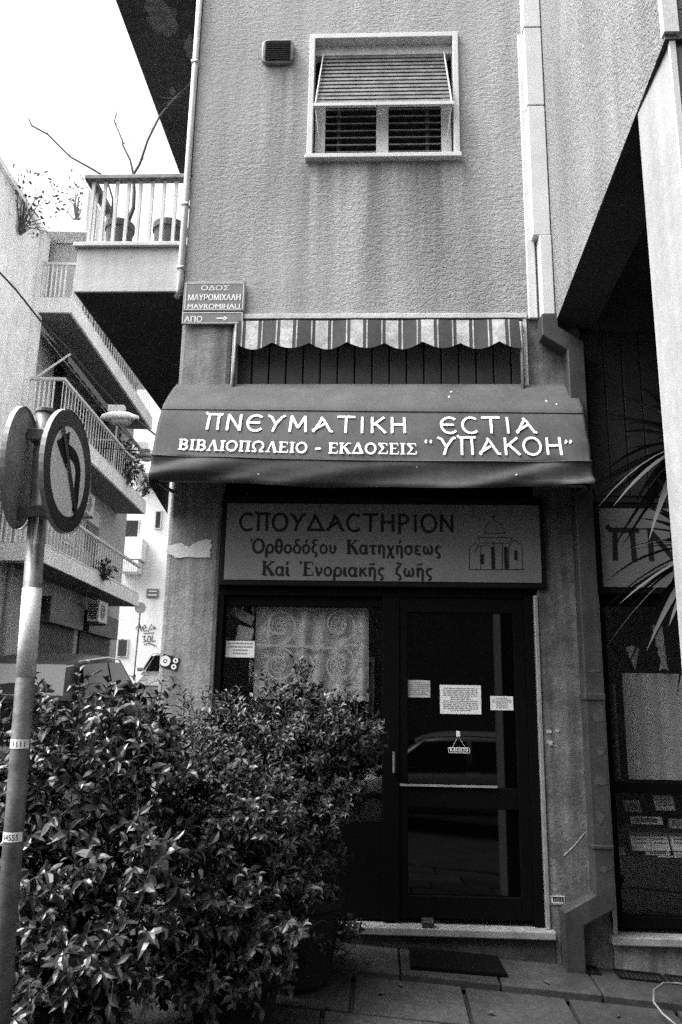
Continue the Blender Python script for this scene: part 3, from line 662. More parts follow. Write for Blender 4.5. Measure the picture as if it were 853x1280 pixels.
# ------------------------------------------------------------------ sign boards
SB = thing('shop_sign', 'wide grey sign board with black Greek text and a church drawing above the door', 'sign', (0, -.01, 2.3))
s = MB(); s.box(-.985, 1.065, -.03, .018, 2.29, 2.875); link('sign_frame', s, M['black'], SB, bevel=.006)
bx0, bx1, bz0, bz1 = -.955, 1.035, 2.325, 2.82
s = MB(); s.box(bx0, bx1, -.036, -.0305, bz0, bz1); link('panel', s, M['board'], SB)
fm = front(-.036); X_ = lambda px, py: atY(px, py, -.036).x; Z_ = lambda px, py: atY(px, py, -.036).z
s = MB()
stroke_text(s, 'ϹΠΟΥΔΑϹΤΗΡΙΟΝ', UNC, X_(300, 655), X_(568, 655), Z_(430, 664), Z_(430, 643) - Z_(430, 664), .017, fm, gap=.14)
stroke_text(s, 'Ὀρθοδόξου Κατηχήσεως', LOW, X_(313, 686), X_(552, 686), Z_(430, 692), .088, .0125, fm, .09)
stroke_text(s, 'Καί Ἐνοριακῆς ζωῆς', LOW, X_(327, 715), X_(541, 715), Z_(430, 720), .088, .0125, fm, .09)
link('lettering', s, M['ink'], SB)
s = MB()
def dl(pts, w=.004):
    stroke_text(s, 'x', {'x': (1, [[((X_(*p) - cx0) / 1.0, Z_(*p)) for p in pts]])}, 0 + cx0, 1 + cx0, 0, 1, w, fm, 0)
cx0 = 0.0
for pl in ([(587, 712), (587, 684), (595, 679), (601, 683), (601, 712)], [(587, 712), (655, 712)], [(653, 712), (653, 682), (643, 675), (636, 683), (636, 712)], [(617, 712), (617, 678)], [(628, 712), (628, 678)],
           [(597, 672), (640, 672)], [(597, 672), (601, 679), (637, 679), (640, 672)], [(606, 667), (608, 656), (617, 650), (627, 656), (631, 667)], [(606, 667), (631, 667)], [(617, 650), (617, 643)], [(614, 646), (620, 646)], [(594, 690), (598, 683), (610, 681), (618, 690)]): dl(pl)
for a in ((601, 693, 605, 705), (643, 688, 647, 700), (614, 684, 619, 711), (630, 684, 635, 711)):
    p, q2 = atY(a[0], a[1], -.036), atY(a[2], a[3], -.036); s.box(p.x, q2.x, -.0395, -.038, q2.z, p.z)
link('church_drawing', s, M['ink'], SB)
NB = thing('neighbour_sign', 'grey sign board with big black letters behind the spiky leaves', 'sign', (1.9, -.01, 2.3))
s = MB(); s.box(1.385, 3.4, -.03, .0175, 2.27, 2.835); link('sign_frame', s, M['black'], NB)
s = MB(); s.box(1.41, 3.38, -.036, -.0305, 2.305, 2.805); link('panel', s, M['board'], NB)
s = MB(); stroke_text(s, 'ΠΝΕ', UNC, X_(762, 690), X_(762, 690) + .66, Z_(790, 700), .19, .032, fm, gap=.2); link('lettering', s, M['ink'], NB)

SN = thing('street_sign', 'blue street name plate in Greek and Latin on the corner above the canopy', 'sign', (-1.15, -.02, 4.1))
def px_plate(x0, y0, x1, y1, Y): a, b = atY(x0, y0, Y), atY(x1, y1, Y); return a.x, b.x, b.z, a.z
a = px_plate(231, 352, 306, 389, -.03); s = MB(); s.box(a[0], a[1], -.03, -.012, a[2], a[3]); PL = link('name_plate', s, M['plate'], SN, bevel=.004)
def rim(mb, a, Y, m_=.012, w_=.004):
    x0, x1, z0, z1 = a[0] + m_, a[1] - m_, a[2] + m_, a[3] - m_
    for b in ((x0, x1, z0, z0 + w_), (x0, x1, z1 - w_, z1), (x0, x0 + w_, z0, z1), (x1 - w_, x1, z0, z1)): mb.box(b[0], b[1], Y - .0025, Y - .001, b[2], b[3])
fm2 = front(-.03); X2 = lambda px, py: atY(px, py, -.03).x; Z2 = lambda px, py: atY(px, py, -.03).z
s = MB(); rim(s, a, -.03)
font_text(s, 'ΟΔΟΣ', X2(252, 360), X2(287, 360), Z2(270, 363), .036, fm2, .006)
font_text(s, 'ΜΑΥΡΟΜΙΧΑΛΗ', X2(236, 370), X2(301, 370), Z2(270, 375.5), .046, fm2, .016)
font_text(s, 'MAVROMIHALI', X2(235, 382), X2(300, 382), Z2(270, 386), .038, fm2, .016)
link('lettering', s, M['letter'], PL)
a = px_plate(228, 390, 304, 405, -.03); s = MB(); s.box(a[0], a[1], -.03, -.012, a[2], a[3]); PL = link('arrow_plate', s, M['plate'], SN, bevel=.004)
s = MB(); rim(s, a, -.03, .006, .003); font_text(s, 'ΑΠΟ', X2(231, 398), X2(253, 398), Z2(240, 402.5), .042, fm2, .016)
x0_, x1_, z_ = X2(271, 398), X2(285, 398), Z2(278, 398); s.box(x0_, x1_ - .02, -.0325, -.031, z_ - .005, z_ + .005); s.add([(x1_ - .028, -.0325, z_ - .018), (x1_, -.0325, z_), (x1_ - .028, -.0325, z_ + .018)], [(0, 1, 2)])
link('lettering', s, M['letter'], PL)

# ------------------------------------------------------------------ things on and behind the shop glass
def sheet(name, label, cat, x0, y0, x1, y1, Y, m, lines, skew=0, group=None):
    a, b = atY(x0, y0, Y), atY(x1, y1, Y)
    r = thing(name, label, cat, ((a.x + b.x) / 2, Y, b.z), 0, group)
    s = MB(); s.box(a.x, b.x, Y - .001, Y + .0005, b.z, a.z); link('sheet', s, m, r)
    s = MB(); q2 = random.Random(int(x0 * 7 + y0)); W2 = b.x - a.x; H2 = a.z - b.z
    for i in range(lines):
        z = a.z - H2 * (.10 + .82 * i / max(1, lines)); x = a.x + W2 * .08; hl = H2 / lines * .36
        cen = q2.random() < .3
        xe = a.x + W2 * (.92 if not cen else .75)
        if cen: x = a.x + W2 * .25
        while x < xe:
            wl = W2 * q2.uniform(.04, .13); s.box(x, min(x + wl, xe), Y - .0022, Y - .0012, z - hl, z); x += wl + W2 * .022
    link('printing', s, M['print'], r); return r
sheet('paper_notice', 'large white notice with lines of small print, middle of three on the door', 'notice', 550, 856, 602, 893, .050, M['paper'], 13)
sheet('paper_notice', 'small grey notice at the left of the door glass', 'notice', 510, 850, 538, 872, .050, M['greypaper'], 7)
sheet('paper_notice', 'small white card with columns of print at the right of the door glass', 'notice', 613, 870, 642, 888, .050, M['paper'], 6)
sheet('paper_card', 'white card leaning in the window left of the lace curtain', 'card', 283, 801, 318, 822, .066, M['paper'], 4)
CS = thing('closed_sign', 'small black sign reading closed in Greek hung on a string on the door', 'sign', (.51, .05, 1.3))
a = px_plate(560, 933.5, 588, 942, .05); s = MB(); s.box(a[0], a[1], .047, .051, a[2], a[3]); link('plate', s, M['ink'], CS)
s = MB(); rim(s, a, .047, .002, .003); fm3 = front(.047); stroke_text(s, 'ΚΛΕΙΣΤΟ', SRF, a[0] + .012, a[1] - .012, a[2] + .012, .020, .0036, fm3, .12); link('lettering', s, M['letter'], CS)
h = atY(573, 920, .048); s = MB(); s.tube([(a[0] + .03, .048, a[3]), h, (a[1] - .03, .048, a[3])], .0012, 5); link('string', s, M['paper'], CS)
s = MB(); s.box(h.x - .012, h.x + .012, .044, .05, h.z - .005, h.z + .028); link('hook', s, M['paper'], CS, bevel=.003)
LC = MB(); xa, xb, zt2, zb2 = -.765, -.04, 2.215, 1.60
n = 60; P = []
for j in range(21):
    f = j / 20
    for i in range(n + 1):
        u = i / n; x = xa + (xb - xa) * u + .02 * f * math.sin(u * 9); P.append((x, .14 + .012 * math.sin(u * 38 + f) + .01 * math.sin(u * 11), zt2 + (zb2 - zt2) * f - (.012 * abs(math.sin(u * 40)) if j == 20 else 0)))
LC.add(P, [(j * (n + 1) + i, (j + 1) * (n + 1) + i, (j + 1) * (n + 1) + i + 1, j * (n + 1) + i + 1) for j in range(20) for i in range(n)])
o = link('curtain_cloth', LC, M['lace'], None, smooth=True)
LT = thing('lace_curtain', 'pale lace half curtain with scrolling flowers hung in the side window', 'curtain', (-.4, .14, 1.6)); o.parent = LT; o.matrix_parent_inverse = Matrix.Identity(4)
o.data.transform(Matrix.Translation(-Vector(LT.location))); o.name = 'lace_cloth'
def scrolls():
    s = MB(); Y = .118
    for cx_, cz in ((-.66, 1.93), (-.28, 1.94)):
        for sg in (1, -1):
            c0 = (cx_ + .05, cz + sg * .125)
            P = []
            for i in range(46):
                t_ = i / 45; rr = .115 * (1 - .72 * t_); a_ = R(-80 * sg + sg * 480 * t_); P.append((c0[0] + rr * math.cos(a_), c0[1] + rr * math.sin(a_)))
            stroke_text(s, 'x', {'x': (1, [[(p[0], p[1]) for p in P]])}, 0, 1, 0, 1, .011, front(Y), 0)
            for k in range(9):
                a_ = R(40 * k); stroke_text(s, 'x', {'x': (1, [arc(c0[0] + .035 * math.cos(a_), c0[1] + .035 * math.sin(a_), .014, .014, 0, 360, 8)])}, 0, 1, 0, 1, .006, front(Y - .001), 0)
    stroke_text(s, 'x', {'x': (1, [[(-.75, 1.93), (-.5, 1.925), (-.3, 1.915), (-.1, 1.945)]])}, 0, 1, 0, 1, .014, front(Y - .002), 0)
    return s
link('embroidery', scrolls(), M['thread'], LT)
s = MB(); s.tube([(-.95, .15, 2.222), (.04, .15, 2.222)], .007); link('curtain_rod', s, M['galv'], LT)
# papers leaning behind the side glass
BK = thing('leaning_pamphlet', 'pale folded pamphlet leaning in the window corner above the white card', 'pamphlet', (-.85, .12, 2.0))
s = MB(); a, b = atY(290, 762, .11), atY(316, 776, .11); s.obox(((a.x + b.x) / 2, .12, (a.z + b.z) / 2), ((b.x - a.x) / 2, 0, (b.z - a.z) / 2), (0, .003, 0), (.012, 0, .028)); link('cover', s, M['greypaper'], BK)
s = MB(); a = atY(305, 795, .11); s.obox((a.x, .13, a.z), (.05, 0, -.012), (0, .003, 0), (.01, 0, .06)); link('page', s, M['paper'], BK)
# potted palm behind the side glass
PP = thing('potted_palm', 'dark feather palm frond behind the side window glass', 'plant', (-.86, .25, 1.2))
s = MB()
for dx, dz in ((.02, .66), (.14, .6), (-.06, .6)):
    b0 = Vector((-.86, .24, 1.2)); t1 = b0 + Vector((dx, 0, dz)); s.tube([b0, (b0 + t1) / 2 + Vector((dx * .1, 0, .02)), t1], .004, 5)
    for i in range(10):
        f = .35 + i * .065; p = b0 + (t1 - b0) * f
        for sg in (-1, 1): s.add([p, p + Vector((sg * .06, -.01, .05)), p + Vector((sg * .13, 0, .05))], [(0, 1, 2)])
link('frond', s, M['leafdark'], PP)
# padlock box, doormat, stickers, drains
PB = thing('lock_box', 'small dark metal lock block standing on the marble threshold', 'lock', (.32, -.03, .348))
a = atY(535, 1152, -.03); s = MB(); s.box(a.x - .034, a.x + .034, -.055, .0, .350, .392); link('body', s, M['shutter'], PB, bevel=.004)
s = MB()
for i in range(4): s.box(a.x - .026 + i * .015, a.x - .018 + i * .015, -.0575, -.0555, .378, .386)
link('dial', s, M['alu'], PB)
dm = MB(); ms = [(.205, -.055), (.70, -.045), (.715, -.30), (.20, -.335)]
dm.prism([(x, y, g(x, y) + .004) for x, y in ms][::-1], (0, 0, .014))
for i in range(24):
    f = (i + .5) / 24; x = .21 + .48 * f; ya = -.06; yb = -.30
    dm.add([(x - .006, yb, g(x, yb) + .019), (x + .006, yb, g(x, yb) + .019), (x + .006, ya, g(x, ya) + .019), (x - .006, ya, g(x, ya) + .019)], [(0, 1, 2, 3)])
tag(link('doormat', dm, M['rubber']), 'black ribbed rubber doormat lying below the shop threshold', 'doormat')
ST = thing('sticker', 'black sticker with three white rings, pasted askew on the corner pier', 'sticker', (-1.27, 0, 1.8))
c = atY(213, 828); ct, stt = math.cos(R(-14)), math.sin(R(-14))
rot = lambda x, z: (c.x + x * ct - z * stt, c.z + x * stt + z * ct)
s = MB(); s.add([(*rot(x, z),) and (rot(x, z)[0], -.002, rot(x, z)[1]) for x, z in ((-.055, -.04), (.055, -.04), (.055, .04), (-.055, .04))], [(0, 1, 2, 3)]); link('backing', s, M['ink'], ST)
s = MB()
for x, z, r_ in ((-.032, 0, .033), (.030, .020, .017), (.030, -.020, .017)):
    cc = rot(x, z); s.disc((cc[0], -.0032, cc[1]), r_, (0, -1, 0), 24, r_ * .38)
cc = rot(-.032, 0); s.disc((cc[0], -.0032, cc[1]), .007, (0, -1, 0), 12)
link('ring', s, M['paper'], ST)
SK = thing('sticker', 'small white printed sticker low on the pier beside the duct', 'sticker', (1.05, 0, .48))
a = px_plate(687, 1119.5, 706, 1131, 0); s = MB(); s.box(a[0], a[1], -.003, 0.001, a[2], a[3]); link('label_paper', s, M['paper'], SK)
s = MB(); rim(s, a, -.0022, .004, .003)
for i in range(6): s.box(a[0] + .018 + i * .010, a[0] + .025 + i * .010, -.0045, -.0032, a[2] + .016, a[2] + .040)
link('printing', s, M['ink'], SK)
for lab, x, z, w_, h_ in (('torn white scrap of poster on the pier right of the door, upper left of three', 1.045, 1.435, .020, .014), ('tiny curled white scrap on the pier, right of the three', 1.098, 1.44, .016, .010), ('torn square white scrap on the pier, lowest of three', 1.05, 1.37, .024, .017)):
    TS = MB(); TS.prism([(x + w_ * math.cos(k) * rnd.uniform(.5, 1.15), -.0005, z + h_ * math.sin(k) * rnd.uniform(.5, 1.15)) for k in [i * .483 for i in range(13)]], (0, -.002, 0))
    tag(link('torn_paper', TS, M['greypaper']), lab, 'paper scrap', 'torn poster scraps')
def grate(name, label, x0, x1, y0, y1, n):
    r = thing(name, label, 'drain grate', ((x0 + x1) / 2, (y0 + y1) / 2, g((x0 + x1) / 2, (y0 + y1) / 2)), 0)
    s = MB(); zz = lambda x, y: g(x, y)
    def slab(xa, xb, ya, yb, h0, h1): s.add([(x, y, zz(x, y) + h) for h in (h0, h1) for x, y in ((xa, ya), (xb, ya), (xb, yb), (xa, yb))], [(3, 2, 1, 0), (4, 5, 6, 7), (0, 1, 5, 4), (1, 2, 6, 5), (2, 3, 7, 6), (3, 0, 4, 7)])
    slab(x0, x1, y0, y0 + .012, .004, .012); slab(x0, x1, y1 - .012, y1, .004, .012); slab(x0, x0 + .012, y0 + .012, y1 - .012, .004, .012); slab(x1 - .012, x1, y0 + .012, y1 - .012, .004, .012)
    for i in range(n): xx = x0 + .02 + (x1 - x0 - .04) * i / (n - 1); slab(xx - .005, xx + .005, y0 + .012, y1 - .012, .004, .010)
    link('grille', s, M['black'], r)
    s = MB(); slab(x0 + .012, x1 - .012, y0 + .012, y1 - .012, .003, .0038); link('pit', s, M['interior'], r)
grate('drain_grate', 'small square drain grate set in the paving below the duct', 1.10, 1.25, -.13, -.02, 5)
grate('drain_grate', 'long slotted drain grate in the paving under the neighbouring shop', 1.34, 1.60, -.15, -.03, 10)
grate('drain_grate', 'second long slotted grate at the right, nearer the stone pillar', 1.62, 1.95, -.15, -.03, 12)
hp = MB(); H0 = Vector((1.44, -.62, .12))
hp.tube([(1.50, -.70, .08), (1.415, -.60, .135), (1.40, -.52, .16), (1.43, -.44, .19), (1.50, -.38, .205), (1.58, -.36, .20), (1.72, -.40, .18), (1.80, -.5, .13), (1.82, -.56, .09)], .006, 8)
tag(link('metal_hoop', hp, M['galv'], smooth=True), 'bent metal hoop low on the paving at the bottom right', 'hoop')

# leaves dropped on the paving
fall = [(-.05, -.30), (.02, -.62), (.16, -.50), (-.20, -.85), (.55, -.70), (.93, -.34), (.30, -1.0), (1.20, -.58), (-.02, -1.05)]
fl = ['curled leaf lying close to the shrubs by the shop step', 'fallen leaf on the paving just right of the shrubs', 'fallen leaf below the left corner of the doormat', 'fallen leaf in the shade at the foot of the low shrub', 'single leaf on the paving in front of the doormat', 'leaf on the top step of paving right of the doormat', 'leaf near the bottom edge of the paving, in front of the mat', 'leaf on the paving below the boxed duct', 'leaf at the bottom of the picture right of the shrubs']
for (x, y), lab in zip(fall, fl):
    m_ = MB(); z = g(x, y) + (-.026 if y < -.40 else .003); a_ = rnd.uniform(0, 6.28); D = Vector((math.cos(a_), math.sin(a_), .06)).normalized(); m_v = MB()
    def one(mb, P, D): 
        S = Vector((-D.y, D.x, 0)) * .012; L = rnd.uniform(.035, .055); u_ = Vector((0, 0, .006)); mb.add([P, P + D * L * .4 + S + u_, P + D * L * .4 - S + u_, P + D * L * .75 + S * .7 + u_, P + D * L * .75 - S * .7 + u_, P + D * L, P + D * L * .5], [(0, 6, 1), (0, 2, 6), (1, 6, 3), (6, 2, 4), (6, 5, 3), (6, 4, 5)])
    one(m_, Vector((x, y, z + .002)), D)
    tag(link('fallen_leaf', m_, M['leafmid']), lab, 'leaf', 'fallen leaves on the paving')
# neighbour window: curtain, books, hanging ornaments
cu = MB(); n = 30
P = [(1.54 + .9 * i / n, .13 + .012 * math.sin(i * 1.9) * (1 if i < 9 else .4), z) for z in (1.79, 1.16) for i in range(n + 1)]
cu.add(P, [(n + 1 + i, n + 2 + i, i + 1, i) for i in range(n)])
tag(link('shop_curtain', cu, M['cloth'], smooth=True), 'plain grey curtain stretched across the neighbouring shop window', 'curtain')
bk = [(790, 1008, 22, 14), (830, 1004, 26, 18), (766, 1030, 10, 22), (846, 1030, 20, 12), (802, 1080, 16, 8), (850, 1072, 14, 14), (800, 1050, 26, 26), (824, 1050, 24, 26), (848, 1050, 22, 26), (808, 1026, 40, 10), (832, 1076, 20, 11), (774, 1064, 14, 9), (776, 1079, 13, 9), (822, 1066, 30, 7)]
blab = ['grey card standing at the back left of the display', 'wide grey card standing at the back right of the display', 'narrow upright grey spine at the left edge of the display', 'grey leaflet behind the right end of the book row', 'small dull leaflet at the front, left of the white booklet', 'grey leaflet at the front right corner of the display', 'pale book with dark cover lines, left of three in the window row', 'pale book, middle of a row of three in the window', 'pale book, right end of the row of three in the window', 'long white printed strip lying above the row of pale books', 'bright white booklet at the front edge of the display', 'small grey box at the left of the display', 'small pale triangular booklet at the bottom left of the display', 'thin grey booklet lying between the row of books and the white booklet']
for i, (bx, by, bw_, bh) in enumerate(bk):
    Y = .13 + .10 * (1090 - by) / 70; a, b = atY(bx - bw_ / 2, by - bh / 2, Y), atY(bx + bw_ / 2, by + bh / 2, Y)
    r = thing('booklet' if i != 11 else 'small_box', blab[i], 'book' if i != 11 else 'box', ((a.x + b.x) / 2, Y, b.z))
    s = MB(); hz = (a.z - b.z) / 2; s.obox(((a.x + b.x) / 2, Y, (a.z + b.z) / 2), ((b.x - a.x) / 2, 0, 0), (0, .5 * hz, hz), (0, -.006, .003)); link('cover', s, M['paper'] if i not in (0, 3, 11) else M['greypaper'], r)
    s = MB(); cxx, cz = (a.x + b.x) / 2, (a.z + b.z) / 2
    for k in range(3): zz = cz + hz * (.4 - .35 * k); s.obox((cxx, Y - .007 - (cz - zz) * .5, zz + .003), ((b.x - a.x) * .34, 0, 0), (0, .25 * .012, .5 * .012 * .5), (0, -.0005, .0003))
    link('printing', s, M['print'], r)
HO = thing('hanging_ornament', 'pale hanging ornament of overlapping scales ending in a forked tail', 'ornament', (1.72, .12, 2.0))
s = MB()
for i in range(4):
    a = atY(823 + i * 2.0, 792 + i * 12, .10); wd = .030 - .004 * i
    s.prism([(a.x - wd, .10 - .004 * i, a.z + .05), (a.x + wd, .10 - .004 * i, a.z + .05), (a.x + wd * .95, .10 - .004 * i, a.z - .02), (a.x, .10 - .004 * i, a.z - .045), (a.x - wd * .95, .10 - .004 * i, a.z - .02)], (0, .003, 0))
a = atY(829, 835, .10); s.prism([(a.x - .012, .085, a.z + .05), (a.x + .012, .085, a.z + .05), (a.x + .03, .085, a.z - .02), (a.x, .085, a.z), (a.x - .03, .085, a.z - .02)], (0, .003, 0))
link('scales', s, M['greypaper'], HO)
HP = thing('rolled_paper', 'grey rolled paper hanging point down beside the scaled ornament', 'paper roll', (1.56, .12, 2.0))
a = atY(794, 838, .1); s = MB(); s.add([(a.x, .1, a.z), (a.x - .05, .1, a.z + .14), (a.x - .01, .085, a.z + .15), (a.x + .035, .1, a.z + .14)], [(0, 2, 1), (0, 3, 2)]); link('sheet', s, M['greypaper'], HP)

# ================================================================== sign post in the foreground
pb = Vector((-1.085, -2.4, g(-1.085, -2.4))); ptp = Vector((-1.16, -2.4, 2.56))
SP = thing('sign_post', 'scuffed grey steel post with a white band and two round traffic signs', 'sign post', pb)
pdir = (ptp - pb).normalized(); at_z = lambda z: pb + (ptp - pb) * ((z - pb.z) / (ptp.z - pb.z))
s = MB(); s.tube([pb - Vector((0, 0, .05)), ptp], .030, 20); link('pole', s, M['galv'], SP, smooth=True)
s = MB(); s.lathe([(.034, 0), (.034, .012), (.02, .018)], ptp, 20); link('cap', s, M['galv'], SP)
z0, z1 = atY(38, 846, -2.43).z, atY(45, 734, -2.43).z
s = MB(); s.tube([at_z(z0), at_z((z0 + z1) / 2), at_z(z1)], .0312, 20); link('white_band', s, M['polewhite'], SP, smooth=True)
for yy, tx in ((930, '11111'), (1047, '64555')):
    zc = atY(20, yy, -2.43).z; pc = at_z(zc); s = MB(); t2 = MB()
    P = []; R_ = .0316
    for zz in (zc - .014, zc + .014):
        for k in range(13): a_ = R(-165 + 150 * k / 12); q3 = at_z(zz); P.append((q3.x + R_ * math.cos(a_), q3.y + R_ * math.sin(a_), zz))
    s.add(P, [(k, k + 1, 14 + k, 13 + k) for k in range(12)]); stk = link('sticker', s, M['paper'], SP, smooth=True)
    def cyl(x, z, l, pc=pc, R_=R_): a_ = R(-90) + x / R_; q3 = at_z(z); return (q3.x + (R_ + .0004) * math.cos(a_), q3.y + (R_ + .0004) * math.sin(a_), z)
    font_text(t2, tx, -.024, .026, zc - .009, .018, cyl, .006); link('printing', t2, M['ink'], stk)
# no-left-turn disc turned towards the road on the right, second disc seen from behind
def roundsign(parent, c, n, r, face):
    c, n = Vector(c), Vector(n).normalized()
    s = MB(); s.disc(c, r, n, 48, 0, .004); d = link('sign_disc', s, M['signback'], parent, label='round traffic sign, no left turn' if face else 'round traffic sign seen from its grey back')
    s = MB(); s.disc(c - n * .0045, r, -n, 48); s2 = MB()
    u = Vector((0, 0, 1)).cross(n).normalized(); v2 = n.cross(u)      # u points to the reader's right
    s = MB(); P = []
    for k in range(48): a_ = 2 * math.pi * k / 48; P += [c + (u * math.cos(a_) + v2 * math.sin(a_)) * (r + .004) + n * .004, c + (u * math.cos(a_) + v2 * math.sin(a_)) * (r + .004) - n * .012]
    s.add(P, [(2 * k, 2 * k + 1, (2 * k + 3) % 96, (2 * k + 2) % 96) for k in range(48)]); link('rim', s, M['signback'], d)
    if face:
        s = MB(); s.disc(c + n * .002, r * .99, n, 48, r * .74); link('border', s, M['signred'], d)
        s = MB(); s.disc(c + n * .0015, r * .745, n, 48); link('face', s, M['signface'], d)
        def mp(x, z, l): return c + u * x * r + v2 * z * r + n * (l + .001)
        s = MB(); stroke_text(s, 'x', {'x': (1, [([(.40, -.56), (.40, .05)] + arc(.04, .05, .36, .28, 0, 90, 8) + [(-.14, .33)], 1.0)])}, 0, 1, 0, 1, .22, mp, 0)
        s.add([mp(-.12, .01, .003), mp(-.12, .65, .003), mp(-.60, .33, .003)], [(0, 2, 1)]); link('arrow', s, M['ink'], d)
        s = MB(); stroke_text(s, 'x', {'x': (1, [[(-.44, .62), (.44, -.62)]])}, 0, 1, 0, 1, .11, lambda x, z, l: mp(x, z, l + .004), 0); link('slash', s, M['signred'], d)
    return d
nrm = Vector((1, 0, 0))
roundsign(SP, (-1.03, -2.47, 2.327), nrm, .205, True)
n2 = Vector((-math.cos(R(9)), -math.sin(R(9)), 0))
roundsign(SP, (-1.205, -2.45, 2.345), n2, .205, False)
for z_ in (2.45, 2.18): link('bracket', MB().box(-1.198, -1.036, -2.445, -2.385, z_, z_ + .04), M['galv'], SP, bevel=.004)

# ================================================================== shrubs
def leaves(mb, P, D, N, L, Wd, fold=.18, curl=.1):
    """one folded, pointed leaf at P along D with upper side N"""
    S = D.cross(N).normalized() * Wd / 2; up_ = N * fold * Wd
    a = P; m1 = P + D * L * .38; m2 = P + D * L * .72 - N * curl * L * .3; tip = P + D * L - N * curl * L
    mb.add([a, m1 - N * 0, m1 + S + up_, m1 - S + up_, m2 + S * .75 + up_, m2 - S * .75 + up_, m2, tip],
           [(0, 1, 2), (0, 3, 1), (1, 6, 4, 2), (1, 3, 5, 6), (6, 7, 4), (6, 5, 7)])
def rdir(r_):
    z = r_.uniform(-1, 1); a = r_.uniform(0, 2 * math.pi); q3 = math.sqrt(1 - z * z); return Vector((q3 * math.cos(a), q3 * math.sin(a), z))
def shrub(name, label, base, lobes, nshoots, L, Wd, m, seed, per=9, stemr=.012, droop=0.0, extra=()):
    q2 = random.Random(seed); r = thing(name, label, 'shrub', base)
    fo, sm, pale = MB(), MB(), MB(); base = Vector(base)
    for ci, (c, rad) in enumerate(lobes):
        c = Vector(c); rad = Vector(rad)
        s0 = base + Vector((q2.uniform(-.08, .08), q2.uniform(-.08, .08), 0)); mid = (s0 + c) / 2 + Vector((q2.uniform(-.08, .08), q2.uniform(-.08, .08), .05))
        sm.tube([s0, mid, c], [stemr, stemr * .8, stemr * .5], 6)
    wsum = [l[1][0] * l[1][1] + l[1][0] * l[1][2] for l in lobes]
    for k in range(nshoots):
        c, rad = q2.choices(lobes, wsum)[0]; c = Vector(c)
        d = rdir(q2); d.z = d.z * .9 + .15; d.normalize()
        e = c + Vector((d.x * rad[0], d.y * rad[1], d.z * rad[2])) * q2.uniform(.55, 1.08)
        sd_ = (d + rdir(q2) * .5 + Vector((0, 0, .35 - droop))).normalized()
        if d.z > .55 and q2.random() < .35: e = e + Vector((q2.uniform(-.02, .02), 0, q2.uniform(.03, .13))); sd_ = (sd_ + Vector((0, 0, 1.2))).normalized()
        ln = L * q2.uniform(1.6, 3.2); s0 = e - sd_ * ln
        sm.tube([s0, (s0 + e) / 2 + rdir(q2) * .01, e], [.003, .0025, .0015], 4, False)
        for j in range(per):
            f = .15 + .85 * j / (per - 1); p = s0 + (e - s0) * f
            a_ = j * 2.4 + k; side = sd_.orthogonal().normalized(); side = (side * math.cos(a_) + sd_.cross(side) * math.sin(a_))
            D = (side + sd_ * q2.uniform(.5, 1.1) + Vector((0, 0, -.15 - droop))).normalized()
            N = (sd_ + Vector((0, -.15, .9)) + rdir(q2) * .45); N = (N - D * N.dot(D)).normalized()
            sz = q2.choice((.55, .75, .9, 1.0, 1.1, 1.3)) * q2.uniform(.9, 1.1) * (1 - .25 * (f > .9)); leaves(pale if q2.random() < .014 else fo, p, D, N, L * sz, Wd * sz * q2.uniform(.8, 1.15), q2.uniform(.05, .25), q2.uniform(-.1, .5))
    for (p0, p1) in extra:              # loose twigs hanging out of the mass
        p0, p1 = Vector(p0), Vector(p1); sm.tube([p0, (p0 + p1) / 2 + Vector((.02, 0, .03)), p1], [.003, .003, .0015], 5)
        for j in range(5):
            f = .55 + .45 * j / 4; p = p0 + (p1 - p0) * f; D = ((p1 - p0).normalized() + rdir(q2) * .7).normalized(); N = Vector((0, -.8, .6)); N = (N - D * N.dot(D)).normalized(); leaves(fo, p, D, N, L * .9, Wd * .9)
    link('foliage', fo, m, r); link('pale_leaves', pale, M['leafpale'], r); link('stems', sm, M['bark'], r); return r
def planter(label, x, y, r0, h):
    s = MB(); s.lathe([(r0 * .75, 0), (r0 * .8, .02), (r0, h - .04), (r0 * 1.06, h - .035), (r0 * 1.06, h), (r0 * .92, h), (r0 * .9, h - .05)], (x, y, g(x, y) - .03), 28)
    return tag(link('planter', s, M['pot'], smooth=False), label, 'planter', 'dark planters under the shrubs')
planter('dark tub under the large-leaved shrub beside the sign post', -1.25, -1.40, .26, .30)
planter('dark tub under the bushy shrub in front of the side window', -.42, -.55, .26, .40)
planter('dark tub under the low front shrub in the middle', -.62, -1.05, .22, .26)
shrub('broadleaf_shrub', 'tall dark shrub with large glossy leaves behind the sign post', (-1.25, -1.40, .55),
      [((-1.28, -1.40, 1.25), (.42, .34, .40)), ((-1.62, -1.35, 1.2), (.34, .34, .45)), ((-1.02, -1.45, 1.0), (.34, .34, .36)), ((-1.45, -1.45, .85), (.44, .38, .36)), ((-1.12, -1.5, .66), (.40, .34, .30)), ((-1.78, -1.5, .75), (.36, .36, .42)), ((-1.02, -1.3, 1.38), (.2, .2, .22)), ((-1.35, -1.5, .50), (.5, .36, .22))],
      1250, .060, .026, M['leafdark'], 11, 9, .014, .05,
      [((-1.15, -1.75, .62), (-1.32, -1.8, .40)), ((-1.0, -1.75, .6), (-.95, -1.8, .48)), ((-1.35, -1.75, .7), (-1.42, -1.82, .36))])
